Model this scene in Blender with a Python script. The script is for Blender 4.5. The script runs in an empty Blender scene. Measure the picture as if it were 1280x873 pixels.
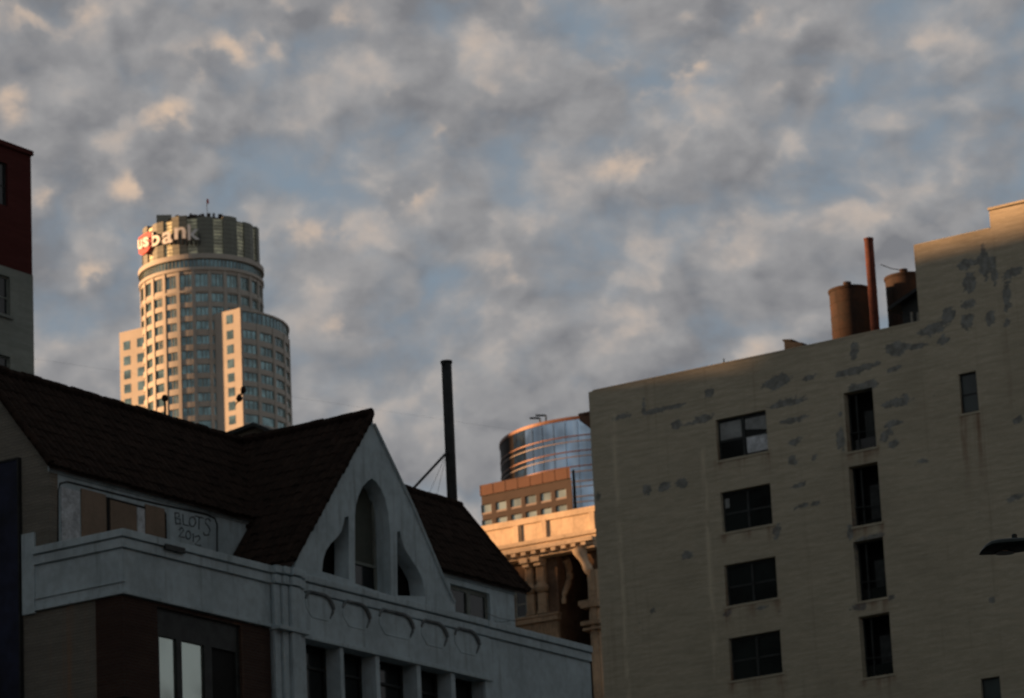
import bpy, bmesh, math, random
from mathutils import Vector, Matrix
random.seed(7)
S = bpy.context.scene
COL = S.collection
rad = math.radians
sin, cos, pi = math.sin, math.cos, math.pi

# ------------------------------------------------------------------ camera
FPX = 4793.0                    # focal length in pixels of a 1280 px wide picture
ROLL, PITCH = rad(2.75), rad(15.7)
EX = Vector((1, 0, 0)); PU = Vector((0, -sin(PITCH), cos(PITCH))); FW = Vector((0, cos(PITCH), sin(PITCH)))
RX = cos(ROLL) * EX - sin(ROLL) * PU
UY = sin(ROLL) * EX + cos(ROLL) * PU
EYE = Vector((0, 0, 1.7))

def ray(px, py):
    return ((px - 640) / FPX * RX - (py - 436.5) / FPX * UY + FW).normalized()

def at(px, py, dist):
    """point seen at a pixel, at a horizontal distance from the camera"""
    d = ray(px, py)
    return EYE + d * (dist / math.hypot(d.x, d.y))

cam = bpy.data.cameras.new('camera')
co = bpy.data.objects.new('camera', cam); COL.objects.link(co)
m = Matrix((RX, UY, -FW)).transposed().to_4x4(); m.translation = EYE
co.matrix_world = m
cam.sensor_width = 36; cam.lens = 36 * FPX / 1280
cam.clip_start = 0.5; cam.clip_end = 20000
cam.dof.use_dof = True; cam.dof.focus_distance = 22; cam.dof.aperture_fstop = 8.6
S.camera = co

# ------------------------------------------------------------------ helpers
class Frame:
    """local frame of a building: x along its street front, y into the building, z up"""
    def __init__(s, theta, px, py, dist):
        p = at(px, py, dist)
        s.o = Vector((p.x, p.y, 0)); s.th = theta
        s.X = Vector((cos(theta), sin(theta), 0)); s.Y = Vector((-sin(theta), cos(theta), 0))
    def L(s, v):
        v = v - s.o
        return Vector((v.dot(s.X), v.dot(s.Y), v.z))
    def ony(s, px, py, y=0.0):
        d = ray(px, py); t = (y - (EYE - s.o).dot(s.Y)) / d.dot(s.Y)
        return s.L(EYE + d * t)
    def onx(s, px, py, x=0.0):
        d = ray(px, py); t = (x - (EYE - s.o).dot(s.X)) / d.dot(s.X)
        return s.L(EYE + d * t)
    def W(s, v):
        return s.o + s.X * v[0] + s.Y * v[1] + Vector((0, 0, v[2]))

def tag(o, label=None, cat=None, group=None, kind=None):
    if label: o['label'] = label
    if cat: o['category'] = cat
    if group: o['group'] = group
    if kind: o['kind'] = kind
    return o

def empty(name, fr=None, loc=(0, 0, 0), rz=0.0):
    o = bpy.data.objects.new(name, None); COL.objects.link(o)
    if fr: o.location = fr.o; o.rotation_euler.z = fr.th
    else: o.location = loc; o.rotation_euler.z = rz
    return o

class MB:
    def __init__(s): s.v = []; s.f = []; s.mi = []
    def add(s, vs, fs, mi=0):
        b = len(s.v); s.v += [tuple(v) for v in vs]
        for f in fs: s.f.append(tuple(b + i for i in f)); s.mi.append(mi)
        return s
    def quad(s, a, b, c, d, mi=0): return s.add([a, b, c, d], [(0, 1, 2, 3)], mi)
    def box(s, x0, x1, y0, y1, z0, z1, mi=0):
        vs = [(x, y, z) for z in (z0, z1) for y in (y0, y1) for x in (x0, x1)]
        return s.add(vs, [(0, 2, 3, 1), (4, 5, 7, 6), (0, 1, 5, 4), (2, 6, 7, 3), (0, 4, 6, 2), (1, 3, 7, 5)], mi)
    def hexa(s, p, mi=0):
        """8 points: bottom loop then top loop"""
        return s.add(p, [(3, 2, 1, 0), (4, 5, 6, 7), (0, 1, 5, 4), (1, 2, 6, 5), (2, 3, 7, 6), (3, 0, 4, 7)], mi)
    def prism(s, poly, y0, y1, mi=0):
        """poly of (x,z) pushed from y0 to y1"""
        n = len(poly)
        vs = [(x, y0, z) for x, z in poly] + [(x, y1, z) for x, z in poly]
        fs = [tuple(range(n)), tuple(range(2 * n - 1, n - 1, -1))]
        fs += [(i, i + n, (i + 1) % n + n, (i + 1) % n) for i in range(n)]
        return s.add(vs, fs, mi)
    def prismz(s, poly, z0, z1, mi=0):
        n = len(poly)
        vs = [(x, y, z0) for x, y in poly] + [(x, y, z1) for x, y in poly]
        fs = [tuple(range(n - 1, -1, -1)), tuple(range(n, 2 * n))]
        fs += [(i, (i + 1) % n, (i + 1) % n + n, i + n) for i in range(n)]
        return s.add(vs, fs, mi)
    def lathe(s, prof, n=32, c=(0, 0), mi=0):
        """prof of (r,z), around a vertical axis; closed by caps"""
        vs = []
        for r, z in prof:
            for k in range(n):
                a = 2 * pi * k / n; vs.append((c[0] + r * cos(a), c[1] + r * sin(a), z))
        fs = []
        for i in range(len(prof) - 1):
            for k in range(n):
                k2 = (k + 1) % n; fs.append((i * n + k, i * n + k2, (i + 1) * n + k2, (i + 1) * n + k))
        fs.append(tuple(range(n - 1, -1, -1))); fs.append(tuple((len(prof) - 1) * n + k for k in range(n)))
        return s.add(vs, fs, mi)
    def tube(s, pts, r, n=8, mi=0):
        pts = [Vector(p) for p in pts]; rr = r if isinstance(r, (list, tuple)) else [r] * len(pts)
        vs = []
        for i, p in enumerate(pts):
            t = (pts[min(i + 1, len(pts) - 1)] - pts[max(i - 1, 0)]).normalized()
            u = t.cross(Vector((0, 0, 1)) if abs(t.z) < .95 else Vector((1, 0, 0))).normalized(); w = t.cross(u)
            for k in range(n):
                a = 2 * pi * k / n; vs.append(p + (u * cos(a) + w * sin(a)) * rr[i])
        fs = []
        for i in range(len(pts) - 1):
            for k in range(n):
                k2 = (k + 1) % n; fs.append((i * n + k, i * n + k2, (i + 1) * n + k2, (i + 1) * n + k))
        fs.append(tuple(range(n))); fs.append(tuple((len(pts) - 1) * n + k for k in range(n)))
        return s.add(vs, fs, mi)
    def build(s, name, mats, parent=None, smooth=False, bevel=0.0, recalc=True):
        me = bpy.data.meshes.new(name); me.from_pydata(s.v, [], s.f)
        mats = mats if isinstance(mats, (list, tuple)) else [mats]
        for mm in mats: me.materials.append(mm)
        me.polygons.foreach_set('material_index', s.mi)
        if recalc:
            bm = bmesh.new(); bm.from_mesh(me); bmesh.ops.recalc_face_normals(bm, faces=bm.faces)
            if bevel: bmesh.ops.bevel(bm, geom=bm.edges[:], offset=bevel, segments=2, affect='EDGES', profile=.6)
            bm.to_mesh(me); bm.free()
        if smooth:
            me.polygons.foreach_set('use_smooth', [True] * len(me.polygons))
            me.set_sharp_from_angle(angle=rad(40))
        o = bpy.data.objects.new(name, me); COL.objects.link(o)
        if parent: o.parent = parent
        return o

def wall_cells(mb, x0, x1, z0, z1, holes, y=0.0, depth=0.3, mi=0, mir=None, sub=None, top=None):
    """flat wall in the plane y with real openings and their reveals; top(x) optional outline"""
    mir = mi if mir is None else mir
    xs = {x0, x1}; zs = {z0, z1}
    for a, b, c, d in holes: xs |= {a, b}; zs |= {c, d}
    if sub:
        sx, sz = sub
        k = x0
        while k < x1: xs.add(k); k += sx
        k = z0
        while k < z1: zs.add(k); k += sz
    xs = sorted(x for x in xs if x0 <= x <= x1); zs = sorted(z for z in zs if z0 <= z <= z1)
    def clean(l):
        r = [l[0]]
        for q in l[1:]:
            if q - r[-1] > 1e-5: r.append(q)
        return r
    xs = clean(xs); zs = clean(zs)
    idx = {}
    def vid(x, z):
        k = (x, z)
        if k not in idx: idx[k] = len(mb.v); mb.v.append((x, y, z))
        return idx[k]
    for i in range(len(xs) - 1):
        for j in range(len(zs) - 1):
            cx, cz = (xs[i] + xs[i + 1]) / 2, (zs[j] + zs[j + 1]) / 2
            if any(a < cx < b and c < cz < d for a, b, c, d in holes): continue
            if top and cz > top(cx): continue
            mb.f.append((vid(xs[i], zs[j]), vid(xs[i + 1], zs[j]), vid(xs[i + 1], zs[j + 1]), vid(xs[i], zs[j + 1]))); mb.mi.append(mi)
    for a, b, c, d in holes:
        q = y + depth
        mb.quad((a, y, c), (a, q, c), (a, q, d), (a, y, d), mir); mb.quad((b, y, d), (b, q, d), (b, q, c), (b, y, c), mir)
        mb.quad((a, y, d), (a, q, d), (b, q, d), (b, y, d), mir); mb.quad((b, y, c), (b, q, c), (a, q, c), (a, y, c), mir)

def curve_solid(name, loops, y0, y1, mat, parent):
    """filled outline with holes (loops of (x,z)), from y0 (front) to y1; one mesh"""
    cu = bpy.data.curves.new(name, 'CURVE'); cu.dimensions = '2D'; cu.fill_mode = 'BOTH'
    cu.extrude = abs(y1 - y0) / 2
    for lp in loops:
        sp = cu.splines.new('POLY'); sp.points.add(len(lp) - 1); sp.use_cyclic_u = True
        for p, (x, z) in zip(sp.points, lp): p.co = (x, z, 0, 1)
    t = bpy.data.objects.new(name, cu); COL.objects.link(t)
    dg = bpy.context.evaluated_depsgraph_get(); dg.update()
    me = bpy.data.meshes.new_from_object(t.evaluated_get(dg))
    bpy.data.objects.remove(t); bpy.data.curves.remove(cu)
    for v in me.vertices: v.co = (v.co.x, (y0 + y1) / 2 + v.co.z, v.co.y)
    me.materials.clear(); me.materials.append(mat)
    bm = bmesh.new(); bm.from_mesh(me); bmesh.ops.recalc_face_normals(bm, faces=bm.faces); bm.to_mesh(me); bm.free()
    o = bpy.data.objects.new(name, me); COL.objects.link(o)
    if parent: o.parent = parent
    return o

def text_mesh(body, bold=0.0):
    """letters as a flat mesh in (x,z), unit height about 0.7"""
    cu = bpy.data.curves.new('letters', 'FONT'); cu.body = body; cu.extrude = .04; cu.offset = bold; cu.align_x = 'CENTER'
    t = bpy.data.objects.new('letters', cu); COL.objects.link(t)
    dg = bpy.context.evaluated_depsgraph_get(); dg.update()
    me = bpy.data.meshes.new_from_object(t.evaluated_get(dg))
    bpy.data.objects.remove(t); bpy.data.curves.remove(cu)
    return [v.co.copy() for v in me.vertices], [tuple(p.vertices) for p in me.polygons]

# ------------------------------------------------------------------ materials
class NT:
    def __init__(s, tree): s.t = tree; s.n = tree.nodes; s.l = tree.links
    def node(s, typ, **kw):
        n = s.n.new(typ)
        for k, v in kw.items():
            if k.startswith('i_'):
                key = k[2:]; key = int(key) if key.isdigit() else key.replace('_', ' ')
                n.inputs[key].default_value = v
            else: setattr(n, k, v)
        return n
    def link(s, a, b): s.l.new(a, b)
    def math(s, op, a, b=None, c=None):
        n = s.n.new('ShaderNodeMath'); n.operation = op
        for i, q in enumerate((a, b, c)):
            if q is None: continue
            if isinstance(q, (int, float)): n.inputs[i].default_value = q
            else: s.link(q, n.inputs[i])
        return n.outputs[0]
    def vmath(s, op, a, b=None):
        n = s.n.new('ShaderNodeVectorMath'); n.operation = op
        for i, q in enumerate((a, b)):
            if q is None: continue
            if isinstance(q, tuple): n.inputs[i].default_value = q
            else: s.link(q, n.inputs[i])
        return n.outputs['Value'] if op in ('LENGTH', 'DISTANCE', 'DOT_PRODUCT') else n.outputs[0]
    def step(s, x, a, b, lo=0.0, hi=1.0):
        n = s.n.new('ShaderNodeMapRange'); n.interpolation_type = 'SMOOTHSTEP'
        s.link(x, n.inputs[0])
        for i, q in enumerate((a, b, lo, hi)): n.inputs[i + 1].default_value = q
        return n.outputs[0]
    def mix(s, fac, a, b, blend='MIX'):
        n = s.n.new('ShaderNodeMix'); n.data_type = 'RGBA'; n.blend_type = blend
        for sock, q in ((n.inputs[0], fac), (n.inputs[6], a), (n.inputs[7], b)):
            if isinstance(q, (int, float)): sock.default_value = q
            elif isinstance(q, tuple): sock.default_value = q if len(q) == 4 else q + (1,)
            else: s.link(q, sock)
        return n.outputs[2]
    def noise(s, vec, scale, detail=4, rough=.55, dist=0.0):
        n = s.n.new('ShaderNodeTexNoise'); n.inputs['Scale'].default_value = scale
        n.inputs['Detail'].default_value = detail; n.inputs['Roughness'].default_value = rough; n.inputs['Distortion'].default_value = dist
        if vec is not None: s.link(vec, n.inputs['Vector'])
        return n.outputs[0]
    def scale(s, vec, v):
        return s.vmath('MULTIPLY', vec, v)

def mat(name, col, rough=.8, var=.25, scale=1.2, metal=0.0, streak=0.0, bump=0.0, spec=.3, col2=None, squash=(1, 1, 1)):
    """painted / stone / metal surface: cloudy variation, optional run-down streaks, optional bump"""
    M = bpy.data.materials.new(name); M.use_nodes = True; t = NT(M.node_tree)
    b = t.n['Principled BSDF']; b.inputs['Roughness'].default_value = rough; b.inputs['Metallic'].default_value = metal
    b.inputs['Specular IOR Level'].default_value = spec
    tc = t.node('ShaderNodeTexCoord').outputs['Object']
    v = t.scale(tc, squash)
    n1 = t.noise(v, scale, 6, .6); n2 = t.noise(v, scale * 7, 4, .6)
    s_ = t.math('ADD', t.math('MULTIPLY', n1, .65), t.math('MULTIPLY', n2, .35))
    k = t.step(s_, .34, .66)
    dark = col2 or tuple(c * (1 - var * 1.6) for c in col)
    lite = tuple(min(1, c * (1 + var * .5)) for c in col)
    c = t.mix(k, dark, lite)
    if streak:
        st = t.noise(t.scale(tc, (3.0, 3.0, .22)), 1.6, 5, .6)
        c = t.mix(t.math('MULTIPLY', t.step(st, .52, .74), streak), c, tuple(q * .35 for q in col))
    t.link(c, b.inputs['Base Color'])
    if bump:
        bn = t.node('ShaderNodeBump', i_Strength=bump, i_Distance=.03); t.link(s_, bn.inputs['Height']); t.link(bn.outputs[0], b.inputs['Normal'])
    return M

def glass(name, col, rough=.08, spec=.9, metal=.0, wob=.02, scale=.6):
    """window glass seen from outside: dark body, mirror coat, slightly wavy"""
    M = bpy.data.materials.new(name); M.use_nodes = True; t = NT(M.node_tree)
    b = t.n['Principled BSDF']; b.inputs['Roughness'].default_value = rough; b.inputs['Metallic'].default_value = metal
    b.inputs['Specular IOR Level'].default_value = spec; b.inputs['IOR'].default_value = 1.7
    tc = t.node('ShaderNodeTexCoord').outputs['Object']
    n = t.noise(tc, scale, 2, .5)
    t.link(t.mix(t.step(n, .35, .65), tuple(c * .6 for c in col), tuple(min(1, c * 1.25) for c in col)), b.inputs['Base Color'])
    bn = t.node('ShaderNodeBump', i_Strength=wob, i_Distance=.5); t.link(t.noise(tc, scale * .8, 2, .5), bn.inputs['Height']); t.link(bn.outputs[0], b.inputs['Normal'])
    return M

def brick(name, ca, cb, mortar, bw=.42, bh=.11, patch=None, grime_shade=.5, streaks=(.3, .16, .09)):
    M = bpy.data.materials.new(name); M.use_nodes = True; t = NT(M.node_tree)
    b = t.n['Principled BSDF']; b.inputs['Roughness'].default_value = .92; b.inputs['Specular IOR Level'].default_value = .12
    tc = t.node('ShaderNodeTexCoord').outputs['Object']
    sp = t.node('ShaderNodeSeparateXYZ'); t.link(tc, sp.inputs[0])
    u = t.math('ADD', sp.outputs[0], sp.outputs[1])
    wv = t.noise(t.scale(tc, (.7, .7, 1.6)), 1.0, 3, .5)
    z = t.math('ADD', sp.outputs[2], t.math('MULTIPLY', wv, .03))
    cb_ = t.node('ShaderNodeCombineXYZ'); t.link(u, cb_.inputs[0]); t.link(z, cb_.inputs[1])
    br = t.node('ShaderNodeTexBrick', i_Scale=1.0, i_Mortar_Size=.016, i_Mortar_Smooth=.4, i_Bias=-.1, i_Brick_Width=bw, i_Row_Height=bh)
    br.inputs['Color1'].default_value = ca + (1,); br.inputs['Color2'].default_value = cb + (1,); br.inputs['Mortar'].default_value = mortar + (1,)
    t.link(cb_.outputs[0], br.inputs['Vector'])
    rows = t.noise(t.scale(tc, (.55, .55, 5.5)), 1.0, 6, .65)          # courses of darker and lighter bricks
    big = t.noise(tc, .16, 5, .6)
    c = t.mix(t.step(rows, .36, .66), br.outputs[0], tuple(q * .45 for q in ca), 'MIX')
    c = t.mix(.38, br.outputs[0], c)
    c = t.mix(t.math('MULTIPLY', t.step(big, .42, .68), grime_shade), c, tuple(q * .55 for q in cb))
    st = t.noise(t.scale(tc, (1.8, 1.8, .07)), 1.0, 5, .6)
    c = t.mix(t.math('MULTIPLY', t.step(st, .56, .74), .45), c, streaks)
    h = t.math('ADD', br.outputs[1], t.math('MULTIPLY', rows, .8))
    if patch:
        at_ = t.node('ShaderNodeAttribute', attribute_name='patch')
        pn = t.math('ADD', t.math('MULTIPLY', t.noise(t.scale(tc, (1, 1, 1.6)), 1.5, 3, .6), .55), t.math('MULTIPLY', t.noise(t.scale(tc, (1, 1, 2.0)), 5.0, 5, .6), .45))
        k = t.step(t.math('ADD', at_.outputs['Fac'], t.math('MULTIPLY', t.math('SUBTRACT', pn, .5), 2.6)), .36, .46)
        pc = t.mix(t.step(t.noise(tc, 3.0, 5, .6), .35, .65), tuple(q * .62 for q in patch), tuple(q * 1.25 for q in patch))
        c = t.mix(t.math('MULTIPLY', k, .85), c, pc)
        a2 = t.node('ShaderNodeAttribute', attribute_name='seam')
        c = t.mix(t.math('MULTIPLY', a2.outputs['Fac'], t.step(t.noise(t.scale(tc, (2, 2, .5)), 1.5, 4, .6), .36, .58)), c, tuple(min(1, q * 1.2) for q in ca))
        a3 = t.node('ShaderNodeAttribute', attribute_name='rust')
        c = t.mix(t.math('MULTIPLY', a3.outputs['Fac'], t.step(t.noise(t.scale(tc, (5, 5, .4)), 1.2, 4, .6), .3, .6)), c, (.16, .055, .02))
    t.link(c, b.inputs['Base Color'])
    bn = t.node('ShaderNodeBump', i_Strength=.7, i_Distance=.03); t.link(h, bn.inputs['Height']); t.link(bn.outputs[0], b.inputs['Normal'])
    return M

M = {}
M['white'] = mat('weathered_white_paint', (.49, .59, .635), .75, .15, .7, streak=.5, bump=.25)
M['tile'] = mat('old_clay_tile', (.033, .021, .0165), .92, .3, 2.5, bump=.3, spec=.08)
M['beige'] = brick('painted_beige_brick', (.27, .255, .215), (.23, .215, .185), (.2, .19, .165), .22, .08)
M['brownbrick'] = brick('brown_brick', (.085, .048, .038), (.07, .04, .033), (.08, .065, .055), .22, .08)
M['redbrick'] = brick('dark_red_brick', (.095, .02, .018), (.08, .017, .015), (.07, .03, .027), .22, .08, grime_shade=.3, streaks=(.09, .03, .025))
M['greybrick'] = brick('grey_painted_brick', (.34, .37, .33), (.29, .32, .29), (.25, .27, .25), .22, .08, streaks=(.2, .2, .18))
M['tanbrick'] = brick('tan_common_brick', (.575, .52, .395), (.515, .455, .335), (.48, .435, .345), .3, .11, patch=(.225, .24, .235), grime_shade=.3, streaks=(.26, .2, .14))
M['concrete'] = mat('grey_concrete', (.3, .29, .26), .9, .25, .5, streak=.3, bump=.3)
M['dark'] = mat('dark_interior', (.012, .012, .012), .9, .2)
M['darkmetal'] = mat('dark_painted_metal', (.025, .027, .028), .55, .3, 3)
M['frame'] = mat('dark_window_frame', (.035, .04, .04), .6, .3, 3)
M['greyframe'] = mat('grey_green_window_frame', (.2, .22, .2), .7, .2, 3)
M['board'] = mat('brown_plywood_board', (.25, .185, .135), .85, .12, 1.0, streak=.15)
M['pane'] = glass('window_glass', (.012, .016, .016), .12, .22)
M['blind'] = mat('pale_roller_blind', (.3, .32, .32), .8, .2, 2)
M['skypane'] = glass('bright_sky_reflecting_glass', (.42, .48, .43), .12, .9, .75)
M['rust'] = mat('rusty_tank_steel', (.038, .02, .0135), .85, .55, .8, streak=.8, bump=.35, col2=(.022, .018, .015))
M['redpipe'] = mat('red_oxide_pipe', (.10, .03, .022), .8, .35, 1.5, streak=.4)
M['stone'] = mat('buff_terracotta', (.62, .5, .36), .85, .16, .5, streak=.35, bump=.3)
M['stonedark'] = mat('dark_terracotta', (.36, .27, .18), .9, .25, .5, streak=.3)  # darker tone of the buff terracotta, for pilasters, sills and mouldings
M['granite'] = mat('pale_granite', (.45, .425, .38), .6, .08, .05, bump=.1)
M['granite2'] = mat('grey_granite', (.24, .25, .22), .6, .12, .06)
M['crownstone'] = mat('grey_green_crown_stone', (.2, .215, .185), .55, .12, .15)
M['tealglass'] = glass('teal_tower_glass', (.2, .33, .35), .06, .8, .6, .04, .35)
M['greenglass'] = glass('lit_green_crown_glass', (.74, .74, .5), .3, .6, .1, .08, .5)
M['bandglass'] = glass('teal_band_glass', (.14, .25, .28), .08, .8, .5, .05, .3)
M['blueglass'] = glass('blue_mirror_glass', (.46, .6, .74), .05, .9, .98, .03, .12)
M['darkreflection'] = mat('dark_reflection_glass', (.012, .008, .006), .5, .3, .3, spec=.05)  # dark reflection at the curved left side, put into the colour
M['copper'] = mat('bronze_metal_band', (.16, .075, .045), .45, .15, .2, metal=.2)
M['palestrip'] = mat('pale_metal_strip', (.24, .2, .18), .5, .1, .2)
M['brownclad'] = mat('brown_cladding', (.055, .04, .035), .75, .15, .12)
M['rustclad'] = mat('rust_red_cladding', (.115, .055, .036), .7, .12, .15)
M['signwhite'] = mat('white_sign_letters', (.8, .8, .78), .5, .03)
M['signred'] = mat('red_sign_face', (.55, .035, .04), .5, .06)
M['signdark'] = mat('dark_sign_side', (.05, .05, .05), .6, .1)
M['poster'] = mat('dark_blue_poster', (.018, .024, .06), .5, .5, .25)
M['asphalt'] = mat('asphalt', (.05, .05, .052), .9, .2, .8, bump=.3)
M['paving'] = mat('concrete_paving', (.26, .25, .23), .9, .15, .6)
M['ground'] = mat('city_ground', (.12, .115, .105), .95, .2, .05)
M['sootwall'] = mat('sooty_brown_wall', (.13, .085, .055), .9, .3, .6, streak=.3)
M['lampbody'] = mat('dark_green_lamp_enamel', (.018, .03, .032), .45, .2, 4)
M['lens'] = glass('lamp_lens', (.05, .05, .05), .2)
M['graffiti'] = mat('black_spray_paint', (.03, .035, .045), .8, .2, 5)
M['tar'] = mat('roof_tar', (.05, .05, .05), .9, .2, 1)
M['sunbaked'] = mat('office_wall', (.3, .27, .23), .85, .12, .2, streak=.2)
M['plaster'] = mat('brown_grey_plaster', (.16, .14, .11), .85, .15, 1)
M['grime_shade'] = mat('recess_shade_grey', (.17, .19, .2), .8, .3, 3)  # recess shade of the frieze octagons, put into the colour
M['white2'] = mat('scuffed_white_panel', (.6, .64, .68), .7, .3, 2.5, streak=.3)

TA, TB = rad(56.6), rad(-33.0)          # the two directions of the street grid

# ------------------------------------------------------------------ ground and streets (below the picture)
tag(MB().box(-9000, 9000, -9000, 9000, -.6, 0).build('ground', M['ground']), kind='structure')
st = empty('road', None, (9, 30, 0), TA); tag(st, kind='structure')
MB().box(-400, 300, -8, 8, -.2, .004).build('road_surface', M['asphalt'], st)
MB().box(-400, 300, -.08, .08, -.1, .008).build('centre_line', M['white'], st)
pv = empty('pavement', None, (9, 30, 0), TA); tag(pv, kind='structure')
MB().box(-400, 300, 8, 12.5, -.2, .14).build('kerb_slab', M['paving'], pv)
MB().box(-400, 20, -12.5, -8, -.2, .14).build('kerb_slab', M['paving'], pv)

# ------------------------------------------------------------------ generic sash window
def sash(parent, x0, x1, z0, z1, y, fm, pm, split=1, rail=True, fw=.07, sill=None):
    """window part: frame with jambs, mullion, meeting rail; panes and sill as its sub-parts"""
    f = MB()
    f.box(x0, x0 + fw, y, y + .08, z0, z1); f.box(x1 - fw, x1, y, y + .08, z0, z1)
    f.box(x0 + fw, x1 - fw, y, y + .08, z0, z0 + fw); f.box(x0 + fw, x1 - fw, y, y + .08, z1 - fw, z1)
    n = split; w = (x1 - x0 - 2 * fw) / n
    for k in range(1, n): f.box(x0 + fw + k * w - fw * .7, x0 + fw + k * w + fw * .7, y - .03, y + .08, z0 + fw, z1 - fw)
    zm = z0 + (z1 - z0) * .47
    if rail: f.box(x0 + fw, x1 - fw, y + .01, y + .07, zm - fw * .5, zm + fw * .5)
    o = f.build('window', fm, parent)
    pms = pm if isinstance(pm, list) else [pm]
    for k in range(n):
        MB().box(x0 + fw + k * w, x0 + fw + (k + 1) * w, y + .03 + .004 * k, y + .05 + .004 * k, z0 + fw, z1 - fw).build('pane', pms[k % len(pms)], o)
    if sill: MB().box(x0 - .12, x1 + .12, y - sill, y, z0 - .14, z0).build('sill', M['greyframe'], o)
    return o

# ================================================================== WHITE GABLED BUILDING
WF = Frame(TA, 152.4, 662.5, 95.0)
wb = empty('gabled_building', WF)
tag(wb, 'white building with dark clay tiled roof and a steep front gable with a pointed arch', 'building')
Y, X = WF.ony, WF.onx
zt = Y(152.4, 662.5).z                      # top of the parapet
z1_ = Y(152.4, 673).z; z2_ = Y(152.4, 686).z; zb = Y(152.4, 742.7).z
xp0, xp1 = Y(335, 704).x, Y(371, 712).x      # the pier cluster
xg1 = Y(604, 770).x; xe = Y(735.5, 812).x
# attic wall position on the flank
ya = X(62, 690).y
ze = X(62, 573).z; ap = X(-21, 460); yr, zr = ap.y, ap.z

ze = 26.3; zr = 29.12
xl, xr = -.12, 21.95                    # ends of the main roof
XR = 21.4                               # right end of the attic wall
BACK = 2 * yr - ya

def tiles(mb, p0, u, v, lu, lv, clip=None, pitch=.27, course=.38, n=6, jit=.012):
    """barrel-tiled sheet: p0 corner at the eave, u along the eave, v up the slope"""
    u = Vector(u).normalized(); v = Vector(v).normalized(); nrm = u.cross(v)
    if nrm.z < 0: nrm = -nrm
    nu = int(lu / pitch * n) + 1; nc = int(math.ceil(lv / course))
    for c in range(nc):
        a0, a1 = c * course, min((c + 1) * course + .03, lv)
        if a1 - a0 < .02: continue
        base = len(mb.v); js = {}
        for i in range(nu + 1):
            q = i * lu / nu; k = int(q / pitch)
            if k not in js: js[k] = (random.uniform(-jit, jit) * 2.5, random.uniform(-jit, jit))
            h = .055 * abs(sin(pi * q / pitch)) ** .7 + js[k][1]
            for a, lift in ((a0 + js[k][0], .026), (a1 + js[k][0] * .4, .006)):
                w = Vector(p0) + u * q + v * a + nrm * (h + lift)
                mb.v.append(tuple(w))
            w = Vector(p0) + u * q + v * (a0 + js[k][0]) + nrm * (h * .2 - .02); mb.v.append(tuple(w))
        for i in range(nu):
            b = base + i * 3
            q = (i + .5) * lu / nu
            if clip and not clip(Vector(p0) + u * q + v * ((a0 + a1) / 2)): continue
            mb.f.append((b, b + 3, b + 4, b + 1)); mb.mi.append(0)
            mb.f.append((b + 2, b + 5, b + 3, b)); mb.mi.append(0)

def ridge_caps(mb, a, b, r=.14, step=.34):
    a, b = Vector(a), Vector(b); L = (b - a).length; d = (b - a) / L; n = int(L / step)
    for k in range(n):
        p = a + d * (k * step + random.uniform(-.02, .02)); q = p + d * (step * 1.12)
        o = Vector((0, 0, random.uniform(-.015, .025)))
        mb.tube([p + o, q + o + Vector((0, 0, .02))], [r * 1.08, r * .9], 8)

# --- masonry shell
shell = MB()
shell.prismz([(0.02, .35), (21.6, .35), (21.6, 14), (0.02, 14)], 0, zb - 2.6)           # storeys below the picture
shell.box(.02, 21.6, .62, 14, zb - 2.6, zt - .35)                                        # core behind the front bays
shell.build('lower_storeys', M['beige'], wb)
g = MB()
yb = X(46, 757).y
zg = zb
def flank(poly, x0, x1):
    n = len(poly); vs = [(x0, y, z) for y, z in poly] + [(x1, y, z) for y, z in poly]
    g.add(vs, [tuple(range(n)), tuple(range(2 * n - 1, n - 1, -1))] + [(i, i + n, (i + 1) % n + n, (i + 1) % n) for i in range(n)])
flank([(.9, 0), (14, 0), (14, ze + .5), (2 * yr - ya, ze - .1), (yr, zr - .16), (ya - .02, ze - .05), (ya, zt - .4), (.9, zt - .4)], 0, .34)
g.build('flank_wall', M['beige'], wb)
MB().box(-.015, .36, -.0, .9, zb - 2.6, zb - .02).build('brick_pier', M['brownbrick'], wb)
# back gable end on the right
g = MB(); flank([(ya + .4, zt - 2), (14, zt - 2), (14, ze), (2 * yr - ya, ze - .1), (yr, zr - .2), (ya + .4, ze - .1)], XR - .34, XR - .002)
g.build('end_wall', M['white'], wb)

# --- lower left bay: brick piers round a wide window
lb = MB()
xo0, xo1, zo1 = Y(196.5, 761).x, Y(301, 785).x, zb - .12
lb.box(.36, xo0, .0, .6, zb - 2.6, zb - .02); lb.box(xo1, xp0, .0, .6, zb - 2.6, zb - .02); lb.box(xo0, xo1, .0, .6, zo1, zb - .02)
lb.build('brick_pier', M['brownbrick'], wb)
wn = MB(); zq = Y(197, 793).z
ybk = .14; K = lambda q: WF.ony(q, 800, ybk).x
pxs = [(K(196.5), K(218)), (K(224.5), K(252.5)), (K(262), K(292))]
wn.box(xo0, xo1, ybk - .06, ybk + .06, zq, zo1)
prev = xo0
for a, b in pxs:
    wn.box(min(prev, a - .01), a, ybk - .06, ybk + .06, zb - 2.6, zq); prev = b
wn.box(prev, xo1, ybk - .06, ybk + .06, zb - 2.6, zq)
wo = wn.build('window', M['frame'], wb)
for k, (a, b) in enumerate(pxs):
    o = MB().box(a, b, ybk, ybk + .03, zb - 2.6, zq).build('pane', M['skypane'] if k < 2 else M['dark'], wo)
    if k < 2: o['label'] = 'bright pane reflecting the pale sky'

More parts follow.
